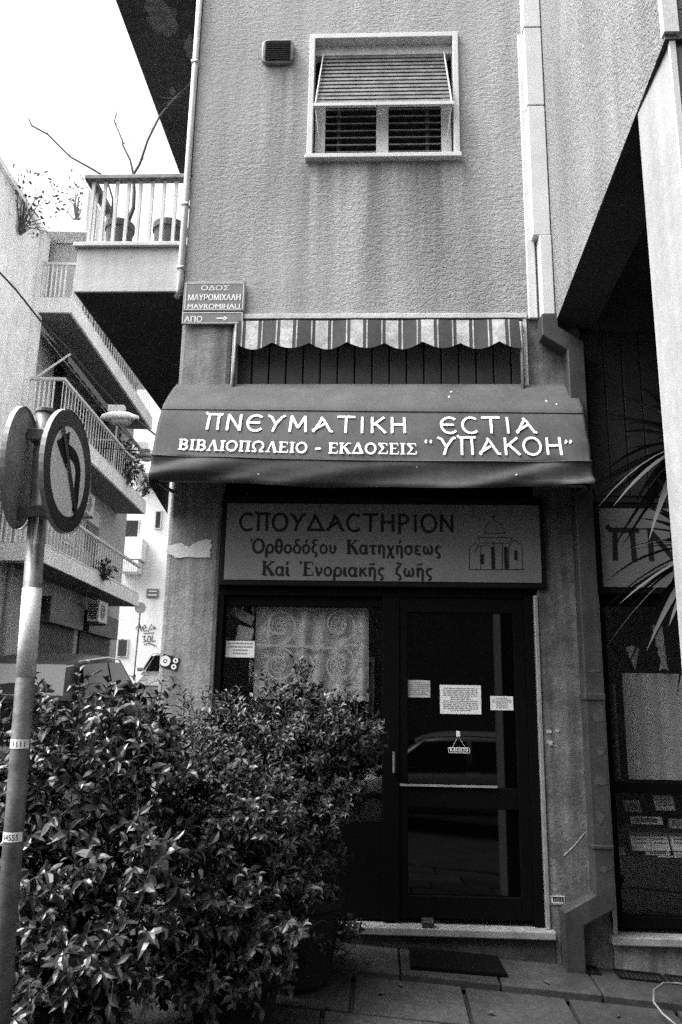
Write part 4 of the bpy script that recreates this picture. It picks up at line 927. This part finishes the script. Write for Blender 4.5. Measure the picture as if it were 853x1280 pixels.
shrub('smallleaf_shrub', 'bushy small-leaved shrub standing against the side window', (-.42, -.55, .6),
      [((-.42, -.55, 1.42), (.34, .30, .27)), ((-.17, -.48, 1.42), (.24, .24, .20)), ((-.70, -.55, 1.38), (.30, .26, .26)), ((-.28, -.55, 1.10), (.26, .28, .26)), ((-.5, -.6, 1.02), (.34, .3, .32)), ((-.95, -.45, 1.32), (.24, .24, .24)), ((-.33, -.55, .74), (.22, .24, .28)), ((-.40, -.5, 1.66), (.11, .11, .10)), ((-.32, -.5, .42), (.30, .24, .13))],
      1750, .036, .016, M['leafsmall'], 12, 9, .012)
shrub('lowleaf_shrub', 'low shrub with medium oval leaves in front of the bushy one', (-.62, -1.05, .52),
      [((-.66, -1.05, 1.08), (.34, .28, .26)), ((-.48, -1.0, .93), (.22, .24, .24)), ((-.75, -1.15, .80), (.36, .32, .28)), ((-.50, -1.1, .66), (.30, .28, .26)), ((-.92, -1.0, 1.16), (.24, .22, .24)), ((-.70, -1.15, .46), (.36, .30, .20))],
      1150, .044, .021, M['leafmid'], 13, 9, .012, .05, [((-.7, -1.3, .6), (-.68, -1.38, .42)), ((-.45, -1.25, .58), (-.5, -1.32, .42))])
# spiky plant under the wing, behind the stone pillar
YU = thing('yucca', 'spiky strap-leaved yucca half hidden behind the stone pillar', 'plant', (1.62, -1.35, g(1.62, -1.35)))
s = MB(); s.tube([(1.62, -1.35, .15), (1.58, -1.36, 1.4), (1.50, -1.35, 2.78)], [.06, .05, .04], 10); link('trunk', s, M['bark'], YU, smooth=True)
q2 = random.Random(5)
def straps(c, n, L0, L1, zlo):
    s = MB(); c = Vector(c)
    for k in range(n):
        a_ = q2.uniform(0, 2 * math.pi); el = q2.uniform(zlo, 1.1); D = Vector((math.cos(a_) * math.cos(el), math.sin(a_) * math.cos(el), math.sin(el))); L = q2.uniform(L0, L1)
        S = D.cross(Vector((0, 0, 1))).normalized(); U = S.cross(D); P = []; nn = 7; sag = q2.uniform(.12, .5)
        for i in range(nn + 1):
            f = i / nn; p = c + D * L * f - Vector((0, 0, 1)) * L * sag * f * f; wd = .026 * (1 - f ** 2.2) * (.6 + 1.2 * min(f * 3, .33)) + .0008; P.append((p + S * wd, p + U * .006 * (1 - f), p - S * wd))
        k0 = [v for t3 in P for v in t3]; s.add(k0, [(3 * i + j, 3 * i + j + 1, 3 * i + 4 + j, 3 * i + 3 + j) for i in range(nn) for j in range(2)])
    return s
link('leaf_rosette', straps((1.50, -1.35, 2.80), 95, .38, .64, -.8), M['blade'], YU, label='upper rosette of stiff leaves')
link('leaf_rosette', straps((1.52, -1.35, 2.30), 80, .36, .60, -1.1), M['blade'], YU, label='lower rosette of drooping leaves')
tag(planter('dark tub of the spiky plant behind the stone pillar', 1.62, -1.35, .22, .34), 'dark tub of the spiky plant behind the stone pillar', 'planter')

# bare plants and pots on the balcony
def pot(label, px, r_, zt, h):
    c = atY(px, 290, .30); s = MB(); s.lathe([(r_ * .75, 0), (r_ * .95, h - .05), (r_ * 1.04, h - .05), (r_ * 1.04, h), (r_ * .9, h), (r_ * .88, h - .06)], (c.x, .30, zt - h), 24)
    return tag(link('flower_pot', s, M['terracotta']), label, 'flower pot'), c
_, pc = pot('round pot holding the bare tree on the first balcony', 150, .105, atY(150, 282, .30).z, .38)
_, pc2 = pot('wide pot at the right end of the first balcony', 213, .125, atY(213, 284, .30).z, .38)
BT = thing('bare_sapling', 'leafless sapling in the balcony pot with long bare branches', 'plant', (pc.x, .3, 4.80))
def bp(px, py, Y=.3): return atY(px, py, Y)
s = MB()
s.tube([bp(158, 283), bp(167, 260), bp(168, 240), bp(167, 218)], [.018, .016, .015, .013], 6)
s.tube([bp(167, 218), bp(175, 205), bp(185, 175), bp(200, 145), bp(218, 123), bp(235, 108), bp(246, 98, .1)], [.011, .010, .009, .008, .006, .004, .003], 6)
s.tube([bp(167, 218), bp(163, 200), bp(154, 182), bp(153, 175), bp(143, 152), bp(147, 139)], [.010, .008, .007, .006, .005, .003], 6)
s.tube([bp(140, 275), bp(141, 248), bp(133, 222), bp(115, 211), bp(88, 196), bp(60, 168), bp(40, 157), bp(36, 148)], [.008, .008, .008, .008, .007, .007, .007, .005], 6)
for k in range(44):
    t0 = bp(*[(205, 140), (218, 123), (228, 114), (238, 104), (153, 180), (212, 130), (190, 165), (143, 152), (60, 168), (88, 196), (175, 205)][k % 11]); d = (rdir(q2) + Vector((.3, 0, .5))).normalized(); L = q2.uniform(.06, .2); s.tube([t0, t0 + d * L * .5, t0 + d * L + Vector((0, 0, q2.uniform(-.05, .03)))], [.002, .0015, .001], 4)
link('branches', s, M['bark'], BT)

# ================================================================== left side of the street
AXD = Vector((-.0459, .9989, 0)); ARZ = math.atan2(-AXD.x, AXD.y)
def SL(a, d, z): return Vector((EYE.x + a * AXD.y + d * AXD.x, EYE.y - a * AXD.x + d * AXD.y, z))
def smb(fn):           # build in street coordinates (a = across, d = along), move to world
    m = MB(); fn(m); m.v = [tuple(SL(*v)) for v in m.v]; return m
def sbox(*bs):
    return smb(lambda m: [m.box(*b) for b in bs])
HB = thing('apartment_building', 'pale apartment block with stacked balconies down the left side of the street', 'building', SL(-9, 20, 1.0), ARZ)
link('wall', sbox((-12, -7.0, 16.4, 25.6, -1, 12.3)), M['midwall'], HB)
link('wall', sbox((-12, -6.98, 6, 16.38, 5.6, 11.9)), M['leftwall'], HB, label='blank pale wall at the near end')
link('wall', sbox((-12, -8.4, 4, 16.38, -1, 5.58)), M['leftwall'], HB, label='recessed ground floor at the near end')
link('ledge', sbox((-12, -5.95, 16.39, 26, 11.95, 12.25), (-12, -6.9, 4, 16.38, 11.91, 12.05), (-6.1, -5.98, 16.39, 26, 12.26, 13.1)), M['leftwall'], HB)
link('corner_post', sbox((-7.12, -6.86, 16.39, 16.7, 5.6, 11.94)), M['farwall'], HB)
# ground floor shutters with ribbed boxes
for d0, d1 in ((14.6, 17.6), (18.7, 21.2), (21.7, 24.6)):
    aa = -6.99 if d0 > 16 else -8.39
    sh = link('shop_shutter', sbox((aa, aa + .05, d0, d1, .8, 3.62)), M['shutter'], HB)
    def mesh_(m, aa=aa, d0=d0, d1=d1):
        for i in range(int((d1 - d0 + 2.4) / .16)):
            x = d0 - 2.4 + i * .16; y0_, y1_ = max(x, d0), min(x + 2.4, d1)
            if y1_ > y0_: z0_, z1_ = 1.2 + (y0_ - x), 1.2 + (y1_ - x); m.prism([(aa + .07, y0_, z0_), (aa + .07, y1_, z1_), (aa + .07, y1_, z1_ + .025), (aa + .07, y0_, z0_ + .025)], (.01, 0, 0))
    link('diagonal_mesh', smb(mesh_), M['galv'], sh)
    link('shutter_box', smb(lambda m, aa=aa, d0=d0, d1=d1: [m.box(aa, aa + .28, d0 + k * .1, d0 + k * .1 + .07, 3.25, 3.85) for k in range(int((d1 - d0) / .1))] + [m.box(aa, aa + .24, d0, d1, 3.26, 3.84)]), M['galv'], sh)
for k, z0 in enumerate((4.25, 7.15, 9.95)):
    d0, d1 = 16.42, 24.4; a0 = -7.0 if k else -8.38
    bl = link('balcony', sbox((a0 if k == 0 else -6.99, -6.1, d0 if k else 16.1, d1, z0, z0 + .36)), M['farwall'], HB, label=['lowest balcony over the shop shutters', 'second balcony with plants on its rail', 'third balcony with a white cabinet'][k])
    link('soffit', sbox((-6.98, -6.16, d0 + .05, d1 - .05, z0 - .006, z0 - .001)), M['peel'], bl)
    def bal(m, z0=z0, k=k):
        n = int((d1 - d0) / .21)
        for i in range(n): m.box(-6.142, -6.132, d0 + .05 + i * .21, d0 + .072 + i * .21, z0 + .40, z0 + 1.18)
        e0 = -8.3 if k == 0 else -6.95; dd = 16.12 if k == 0 else d0
        for i in range(int((-6.15 - e0) / .1)): m.box(e0 + i * .1, e0 + i * .1 + .03, dd + .03, dd + .06, z0 + .40, z0 + 1.18)
        m.box(-6.165, -6.105, d0, d1, z0 + .38, z0 + .41)
    link('balusters', smb(bal), M['farwall'], bl)
    link('handrail', sbox((-6.18, -6.09, d0 if k else 16.1, d1, z0 + 1.18, z0 + 1.24), (-6.95 if k else -8.3, -6.18, (d0 if k else 16.1), (d0 if k else 16.1) + .07, z0 + 1.18, z0 + 1.24)), M['white'], bl)
    for (q0, q1) in ((17.9, 18.9), (21.4, 22.6)):
        wd = link('balcony_door', sbox((-7.0, -6.965, q0, q1, z0 + .38, z0 + 2.45)), M['offwhite'], HB)
        link('pane', sbox((-6.964, -6.955, q0 + .08, q1 - .08, z0 + .5, z0 + 2.37)), M['winglass'], wd)
    wd = link('window', sbox((-7.0, -6.965, 19.7, 20.6, z0 + 1.1, z0 + 2.3)), M['offwhite'], HB)
    link('pane', smb(lambda m, z0=z0: [m.box(-6.964, -6.955, 19.78, 20.52, z0 + 1.17 + i * .16, z0 + 1.27 + i * .16) for i in range(7)]), M['winglass'], wd)
link('rain_pipe', smb(lambda m: [m.tube([(-6.93, d_, 1), (-6.93, d_, 12)], .05, 8) for d_ in (16.75,)]), M['offwhite'], HB, smooth=True)
for k, (d_, z_) in enumerate(((20.9, 7.52), (18.0, 10.32))):
    sc_ = link('balcony_screen', sbox((-6.96, -6.2, d_, d_ + .04, z_ + 1.9, z_ + 1.95), (-6.22, -6.18, d_, d_ + .04, z_, z_ + 1.9), (-6.96, -6.22, d_, d_ + .04, z_ + .9, z_ + .94)), M['white'], HB)
for z_ in (5.4, 8.3): link('roll_shutter', smb(lambda m, z_=z_: [m.box(-6.955, -6.93, 21.45, 22.55, z_ + .1 + i * .09, z_ + .17 + i * .09) for i in range(9)]), M['slat'], HB)
# folded awning under the third balcony
FA = thing('folded_awning', 'pale folded awning with scalloped edge under the third balcony across the street', 'awning', SL(-6.5, 20, 9), ARZ)
def fa(m):
    m.add([(-6.96, 16.9, 9.75), (-6.96, 24, 9.75), (-6.25, 24, 9.15), (-6.25, 16.9, 9.15)], [(0, 1, 2, 3)])
    n = 60
    P = [(-6.25, 16.9 + 7.1 * i / n, 9.15) for i in range(n + 1)] + [(-6.24, 16.9 + 7.1 * i / n, 8.93 + .05 * abs(math.sin(i * .785))) for i in range(n + 1)]
    m.add(P, [(i, i + 1, n + 2 + i, n + 1 + i) for i in range(n)])
link('canvas', smb(fa), M['peel'], FA)
link('awning_arm', smb(lambda m: m.tube([(-6.9, 16.5, 8.3), (-6.2, 16.95, 9.2)], .025, 6)), M['white'], FA)
CBN = thing('balcony_cabinet', 'white cabinet standing on the third balcony across the street', 'cabinet', SL(-6.6, 17, 10.3), ARZ)
link('carcass', sbox((-6.93, -6.25, 16.9, 17.5, 10.32, 12.05)), M['white'], CBN, bevel=.01); link('door_gap', sbox((-6.8, -6.38, 16.885, 16.899, 11.94, 11.97)), M['black'], CBN)
def ac(label, d, z, a=-6.98):
    r = thing('air_conditioner', label, 'air conditioner', SL(a, d, z), ARZ, 'air conditioners across the street')
    link('casing', sbox((a + .02, a + .34, d, d + .8, z, z + .58)), M['offwhite'], r, bevel=.02)
    link('fan_grille', smb(lambda m: [m.disc((a + .343, d + .32, z + .29), .22 - .05 * i, (1, 0, 0), 20, .195 - .05 * i) for i in range(4)]), M['black'], r)
    link('side_louvre', smb(lambda m: [m.box(a + .06, a + .30, d - .012, d - .002, z + .08 + i * .06, z + .11 + i * .06) for i in range(7)]), M['black'], r)
    link('wall_bracket', sbox((a, a + .36, d + .1, d + .14, z - .05, z - .005), (a, a + .36, d + .66, d + .70, z - .05, z - .005)), M['galv'], r)
ac('air conditioner under the second balcony across the street', 20.2, 6.25); ac('air conditioner above the shop shutters under the lowest balcony', 21.3, 3.5, -6.7)
q3 = random.Random(9)
def clump(name, label, c, rad, n, L):
    r = thing(name, label, 'plant', SL(c[0], c[1], c[2] - rad), ARZ, 'plants on the balconies across the street'); m = MB(); cc = SL(*c)
    for i in range(n):
        d = rdir(q3); p = cc + d * rad * q3.uniform(.2, 1); N = (rdir(q3) + Vector((0, 0, 1))).normalized(); D = (d + rdir(q3) * .6); D = (D - N * D.dot(N)).normalized(); leaves(m, p, D, N, L, L * .45)
    link('foliage', m, M['leafdark'], r)
    tw = MB()
    for i in range(14):
        d = (rdir(q3) + Vector((0, 0, .5))).normalized(); b0 = cc - Vector((0, 0, rad)); tw.tube([b0, b0 + (cc + d * rad * .5 - b0) * .5 + rdir(q3) * .1, cc + d * rad * .9], [.02, .012, .004], 5)
    link('twigs', tw, M['bark'], r)
    m = MB(); m.tube([cc - Vector((0, 0, rad)), cc], .02, 5); link('stem', m, M['bark'], r)
clump('balcony_plant', 'leafy plant hanging from the rail of the second balcony across the street', (-6.05, 22.0, 7.9), .42, 150, .16)
clump('balcony_plant', 'taller leafy plant inside the second balcony rail across the street', (-6.5, 22.3, 8.5), .5, 160, .18)
clump('balcony_plant', 'small leafy plant at the far end of the second balcony', (-6.1, 24.1, 8.0), .3, 90, .14)
clump('balcony_plant', 'grassy tuft growing at the edge of the lowest balcony', (-6.05, 20.4, 4.75), .28, 110, .16)
clump('roof_plant', 'sparse roof plant at the top left above the blank wall', (-6.9, 15.2, 11.9), .8, 170, .12)
clump('roof_plant', 'thin leafy creeper on the upper ledge, right of the sparse roof plant', (-6.5, 17.2, 13.4), .7, 120, .10)
# far building across the end of the street
FB = thing('street_end_building', 'white building closing the far end of the side street', 'building', SL(-8, 34, 2), ARZ)
link('wall', sbox((-16, 3, 34, 40, 0, 20)), M['farwall'], FB)
def fpx(px, py, d):       # picture position to street coordinates on the plane d
    r = ray(px, py); n = AXD; t = d / (r.dot(n)); p = r * t; return (p.x * AXD.y - p.y * AXD.x, p.z + EYE.z)
def fwin(x0, y0, x1, y1, nm='window', m='winglass', fr=True, d=34):
    a, zt = fpx(x0, y0, d); b, zb_ = fpx(x1, y1, d)
    w_ = link(nm, sbox((a - .06, b + .06, d - .05, d + .02, zb_ - .06, zt + .06)), M['offwhite'], FB); link('pane', sbox((a, b, d - .062, d - .051, zb_, zt)), M[m], w_)
fwin(158, 651, 172, 671); fwin(168, 553, 181, 574, m='greypaper'); fwin(166, 582, 180, 587)
fwin(149, 800, 152, 820, 'door', 'shutter'); fwin(154, 800, 158, 820, 'door', 'shutter'); fwin(196, 640, 200, 660)
for (x0, y0, x1, y1) in ((155, 672, 177, 699), (160, 590, 200, 592), (150, 700, 172, 715)):
    a, zt = fpx(x0, y0, 33.2); b, zb_ = fpx(x1, y1, 33.2); link('balcony', sbox((a, b, 33.2, 33.98, zb_, zt)), M['farwall'], FB, bevel=.02)
for i in range(5):
    for j in range(5):
        a_ = -6.2 + i * 1.9; z_ = 3.4 + j * 3.0
        w_ = link('window', sbox((a_ - .06, a_ + 1.06, 33.95, 34.02, z_ - .06, z_ + 1.46)), M['offwhite'], FB); link('pane', sbox((a_, a_ + 1, 33.938, 33.949, z_, z_ + 1.4)), M['winglass'], w_)
gr = MB()
def gpt(px, py): a, z = fpx(px, py, 33.98); return (a, z)
for pl in ([(170, 786), (173, 782), (176, 783), (172, 788)], [(175, 780), (177, 789)], [(178, 785), (183, 785), (182, 781), (178, 784), (180, 789), (184, 788)], [(185, 790), (190, 780)], [(188, 787), (195, 785), (191, 783)], [(180, 792), (193, 791)],
           [(178, 796), (182, 795), (180, 799), (183, 801), (179, 803)], [(186, 795), (184, 802), (188, 802), (189, 796), (186, 795)], [(191, 794), (190, 802), (195, 801)], [(180, 806), (187, 804), (196, 808)]):
    stroke_text(gr, 'x', {'x': (1, [[gpt(*p) for p in pl]])}, 0, 1, 0, 1, .035, lambda x, z, l: SL(x, 33.97 - l * 3, z), 0)
link('graffiti', gr, M['ink'], FB)
pq = thing('wall_plaque', 'small blue-grey street plaque on the white building at the far end', 'sign', SL(-7.5, 33.9, 5), ARZ)
a, zt = fpx(184, 736, 33.95); b, zb_ = fpx(198, 747, 33.95); link('plate', sbox((a, b, 33.93, 33.99, zb_, zt)), M['plate'], pq); link('lettering', sbox((a + .08, b - .08, 33.915, 33.929, zt - .13, zt - .08), (a + .06, b - .06, 33.915, 33.929, zb_ + .08, zb_ + .13)), M['letter'], pq)
# far traffic sign
d = 30; a, zc = fpx(176, 760, d); _, z0 = fpx(174, 830, d)
FS = thing('far_sign', 'small round traffic sign on a thin pole near the graffiti', 'sign post', SL(a, d, z0), ARZ)
link('pole', smb(lambda m: m.tube([(a - .06, d, z0 - .6), (a, d, zc + .2)], .03, 8)), M['galv'], FS); link('sign_disc', smb(lambda m: m.disc((a, d - .05, zc), .21, (0, -1, 0), 24, 0, .01)), M['signback'], FS)
# lamps hung on span wires
def lamp(label, px, py, Y, sc, dark=False):
    c = atY(px, py, Y); r = thing('street_lamp', label, 'street lamp', c)
    s = MB(); n = 14; P = []
    for i, (t_, ry, rz_) in enumerate(((-1, .02, .02), (-.85, .5, .55), (-.4, .95, .95), (.1, 1, 1), (.5, .75, .8), (.8, .4, .5), (1, .25, .35))):
        for k in range(n):
            a_ = 2 * math.pi * k / n; zz = math.sin(a_); P.append((c.x + t_ * .30 * sc, c.y + ry * .11 * sc * math.cos(a_), c.z + rz_ * .12 * sc * (zz if zz > 0 else zz * .45)))
    s.add(P, [(i * n + k, i * n + (k + 1) % n, (i + 1) * n + (k + 1) % n, (i + 1) * n + k) for i in range(6) for k in range(n)] + [tuple(range(n)), tuple(range(6 * n, 7 * n))])
    link('housing', s, M['galv'] if dark else M['white'], r, smooth=True)
    s = MB(); P = []
    for i in range(5):
        f = i / 4
        for k in range(16): a_ = 2 * math.pi * k / 16; P.append((c.x + .03 * sc + .17 * sc * math.cos(f * 1.57) * math.cos(a_), c.y + .09 * sc * math.cos(f * 1.57) * math.sin(a_), c.z - .05 * sc - .075 * sc * math.sin(f * 1.57)))
    s.add(P, [(i * 16 + k, i * 16 + (k + 1) % 16, (i + 1) * 16 + (k + 1) % 16, (i + 1) * 16 + k) for i in range(4) for k in range(16)]); link('bowl', s, M['greypaper'], r, smooth=True)
    s = MB(); s.box(c.x - .17 * sc, c.x + .08 * sc, c.y - .05 * sc, c.y + .05 * sc, c.z + .10 * sc, c.z + .20 * sc); link('gear_box', s, M['galv'] if dark else M['white'], r, bevel=.01)
    return c
lc = lamp('pale street lamp head hanging over the side street', 149, 523, 8, 1.15)
lc2 = lamp('small dark street lamp hanging further up the side street', 183, 571, 14, 1.0, True)
cb = MB(); wl = SL(-6.98, 9.0, 0)
pts = [atY(-12, 328, 6.5), atY(20, 362, 6.8), atY(50, 400, 7.1), atY(85, 436, 7.4), atY(120, 478, 7.7), Vector((lc.x, lc.y, lc.z + .2)), atY(185, 536, 8), atY(205, 552, 8), Vector((XL, 8, lc.z - .3))]
cb.tube(pts, .016, 6); tag(link('span_cable', cb, M['cable']), 'black cable sloping across the street to the pale lamp', 'cable')
cb = MB(); cb.tube([Vector((lc2.x - 5, 14.5, lc2.z + .6)), Vector((lc2.x, 14, lc2.z + .15)), Vector((XL, 13.8, lc2.z + .05))], .012, 6); tag(link('span_cable', cb, M['cable']), 'thin cable carrying the small dark lamp', 'cable')

# ================================================================== cars
def car(label, paint, loc, rz, pitch, L=3.9, Wd=1.66, H=1.45, group=None):
    """hatchback, front towards +Y of its own frame"""
    r = thing('parked_car', label, 'car', loc, rz, group); r.rotation_euler = (pitch, 0, rz)
    hw = Wd / 2
    def loft(secs):      # secs: (y, [(x, z)...]) half outlines mirrored
        s = MB(); n = len(secs[0][1]); P = []
        for y, half in secs:
            P += [(-x, y, z) for x, z in half] + [(x, y, z) for x, z in half[::-1]]
        k = 2 * n
        s.add(P, [(i * k + j, i * k + (j + 1) % k, (i + 1) * k + (j + 1) % k, (i + 1) * k + j) for i in range(len(secs) - 1) for j in range(k)] + [tuple(range(k)), tuple(range((len(secs) - 1) * k, len(secs) * k))[::-1]]); return s
    h = lambda wt, zt, zb, wb=.93: [(hw * wb, zb), (hw * 1.0, zb + .22), (hw * .99, (zt + zb) / 2 + .08), (hw * wt, zt - .05), (hw * wt * .88, zt)]
    secs = [(-L / 2, [(hw * .8, .35), (hw * .88, .45), (hw * .9, .62), (hw * .86, .82), (hw * .8, .88)]), (-L / 2 + .12, h(.93, .93, .25)), (-L / 2 + .8, h(.95, .94, .22)), (0, h(.96, .92, .22)), (.75, h(.95, .92, .22)), (L / 2 - .6, h(.9, .82, .24)), (L / 2 - .12, h(.84, .70, .26, .86)), (L / 2, [(hw * .7, .34), (hw * .78, .42), (hw * .78, .5), (hw * .76, .58), (hw * .7, .62)])]
    o = link('body', loft(secs), paint, r, smooth=True, local=True); o.modifiers.new('sub', 'SUBSURF').render_levels = 2
    zc, zr = .90, H
    cab = [(-L / 2 + .10, .86, zc, zc + .02), (-L / 2 + .34, .80, zc, zr - .07), (-L / 2 + .75, .78, zc, zr), (-.1, .78, zc, zr + .02), (.35, .77, zc, zr - .02), (.72, .79, zc, zr - .22), (1.16, .86, zc, zc + .02)]
    secs = [(y, [(hw * .94, zb - .06), (hw * (.94 - (.94 - t_) * .45), zb + (zt - zb) * .45), (hw * t_, zt - .06 * min(1, (zt - zb) / .3)), (hw * t_ * .8, zt)]) for y, t_, zb, zt in cab]
    o = link('cabin', loft(secs), paint, r, smooth=True, local=True); o.modifiers.new('sub', 'SUBSURF').render_levels = 2
    def pane(nm, pts, th=(0, 0, 0)):
        s = MB(); s.prism([tuple(p) for p in pts], th); link(nm, s, M['sky_toned_glass' if nm == 'rear_window' else 'carglass'], r, local=True)
    for sg in (-1, 1):
        sd2 = lambda y, z: (sg * hw * (.955 - .17 * (z - zc) / (zr - zc)), y, z)
        pane('side_window', [sd2(-L / 2 + .40, zc + .06), sd2(-.30, zc + .06), sd2(-.30, zr - .11), sd2(-L / 2 + .55, zr - .12)], (sg * .012, 0, 0))
        pane('side_window', [sd2(-.22, zc + .06), sd2(.92, zc + .06), sd2(.42, zr - .12), sd2(-.22, zr - .11)], (sg * .012, 0, 0))
        s = MB(); s.tube([sd2(-L / 2 + .45, zr - .075), sd2(-.2, zr - .04), sd2(.42, zr - .075), sd2(1.02, zc + .05)], .012, 6); link('window_trim', s, M['chrome'], r, local=True)
        s = MB(); s.obox((sg * (hw + .06), .78, zc + .08), (.07, 0, 0), (0, .04, 0), (0, 0, .05)); link('mirror', s, paint, r, bevel=.03, local=True)
        for ye, nm in ((L / 2 - .10, 'headlight'), (-L / 2 + .06, 'tail_light')):
            s = MB(); s.obox((sg * hw * .66, ye, .60 if ye > 0 else .80), (.14, 0, 0), (0, .06, 0), (0, 0, .07)); link(nm, s, M['chrome'] if ye > 0 else M['signred'], r, bevel=.03, local=True)
        for yw in (-L / 2 + .72, L / 2 - .78):
            s = MB(); P = []; n = 24
            for xx, rr in ((hw * .78, .29), (hw * .80, .30), (hw * .98, .30), (hw * 1.0, .285), (hw * 1.0, .20)): P += [(sg * xx, yw + rr * math.cos(2 * math.pi * k / n), .30 + rr * math.sin(2 * math.pi * k / n)) for k in range(n)]
            s.add(P, [(i * n + k, i * n + (k + 1) % n, (i + 1) * n + (k + 1) % n, (i + 1) * n + k) for i in range(4) for k in range(n)] + [tuple(range(n))]); wh = link('wheel', s, M['tyre'], r, smooth=True, local=True)
            s = MB(); s.disc((sg * hw * .995, yw, .30), .20, (sg, 0, 0), 24, 0, .02); link('rim', s, M['alu'], wh, local=True)
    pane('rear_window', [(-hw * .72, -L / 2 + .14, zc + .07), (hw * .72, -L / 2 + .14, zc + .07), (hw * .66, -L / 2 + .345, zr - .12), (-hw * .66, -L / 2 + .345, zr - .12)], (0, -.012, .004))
    pane('windscreen', [(-hw * .78, 1.10, zc + .05), (hw * .78, 1.10, zc + .05), (hw * .66, .56, zr - .12), (-hw * .66, .56, zr - .12)], (0, .035, .025))
    for ye in (-L / 2 - .012, L / 2 + .004):
        s = MB(); s.box(-.26, .26, ye, ye + .012, .44, .55); pl_ = link('licence_plate', s, M['paper'], r, local=True)
        s = MB()
        for i in range(6): s.box(-.2 + i * .066, -.16 + i * .066, ye - .003 if ye < 0 else ye + .013, ye - .001 if ye < 0 else ye + .015, .465, .525)
        link('characters', s, M['ink'], pl_, local=True)
    return r
gz = lambda x, y: g(x, y) - .13
CAR_P = math.atan(.06)
car('dark hatchback parked uphill behind the shrubs, seen from the rear', M['carpaint'], (-4.5, 6.7, gz(-4.5, 6.7) + .06), R(3), CAR_P, H=1.46)
car('pale car facing downhill farther up the side street', M['carmid'], (-5.4, 17.3, gz(-5.4, 17.3) + .06), R(183), -CAR_P)
car('silver hatchback parked across the road behind the viewer', M['carpale'], (1.2, -8.2, gz(1.2, -8.2)), R(92), 0)
# added building across the road, sized to block sky light, seen only in reflection
OB = thing('sky_block_building', 'plain building across the road, added to block sky light and reflected in the shop glass', 'building', (0, -10.6, 0))
s = MB(); s.box(-6, 22, -18, -10.6, -1.5, 10); link('wall', s, M['opposite'], OB)
for i in range(6):
    for j in range(3):
        s = MB(); x = -5.2 + i * 3.8; z = .8 + j * 3.1; s.box(x, x + 1.4, -10.63, -10.56, z, z + 1.6); wd = link('window', s, M['offwhite'], OB)
        s = MB(); s.box(x + .08, x + 1.32, -10.555, -10.545, z + .08, z + 1.52); link('pane', s, M['winglass'], wd)
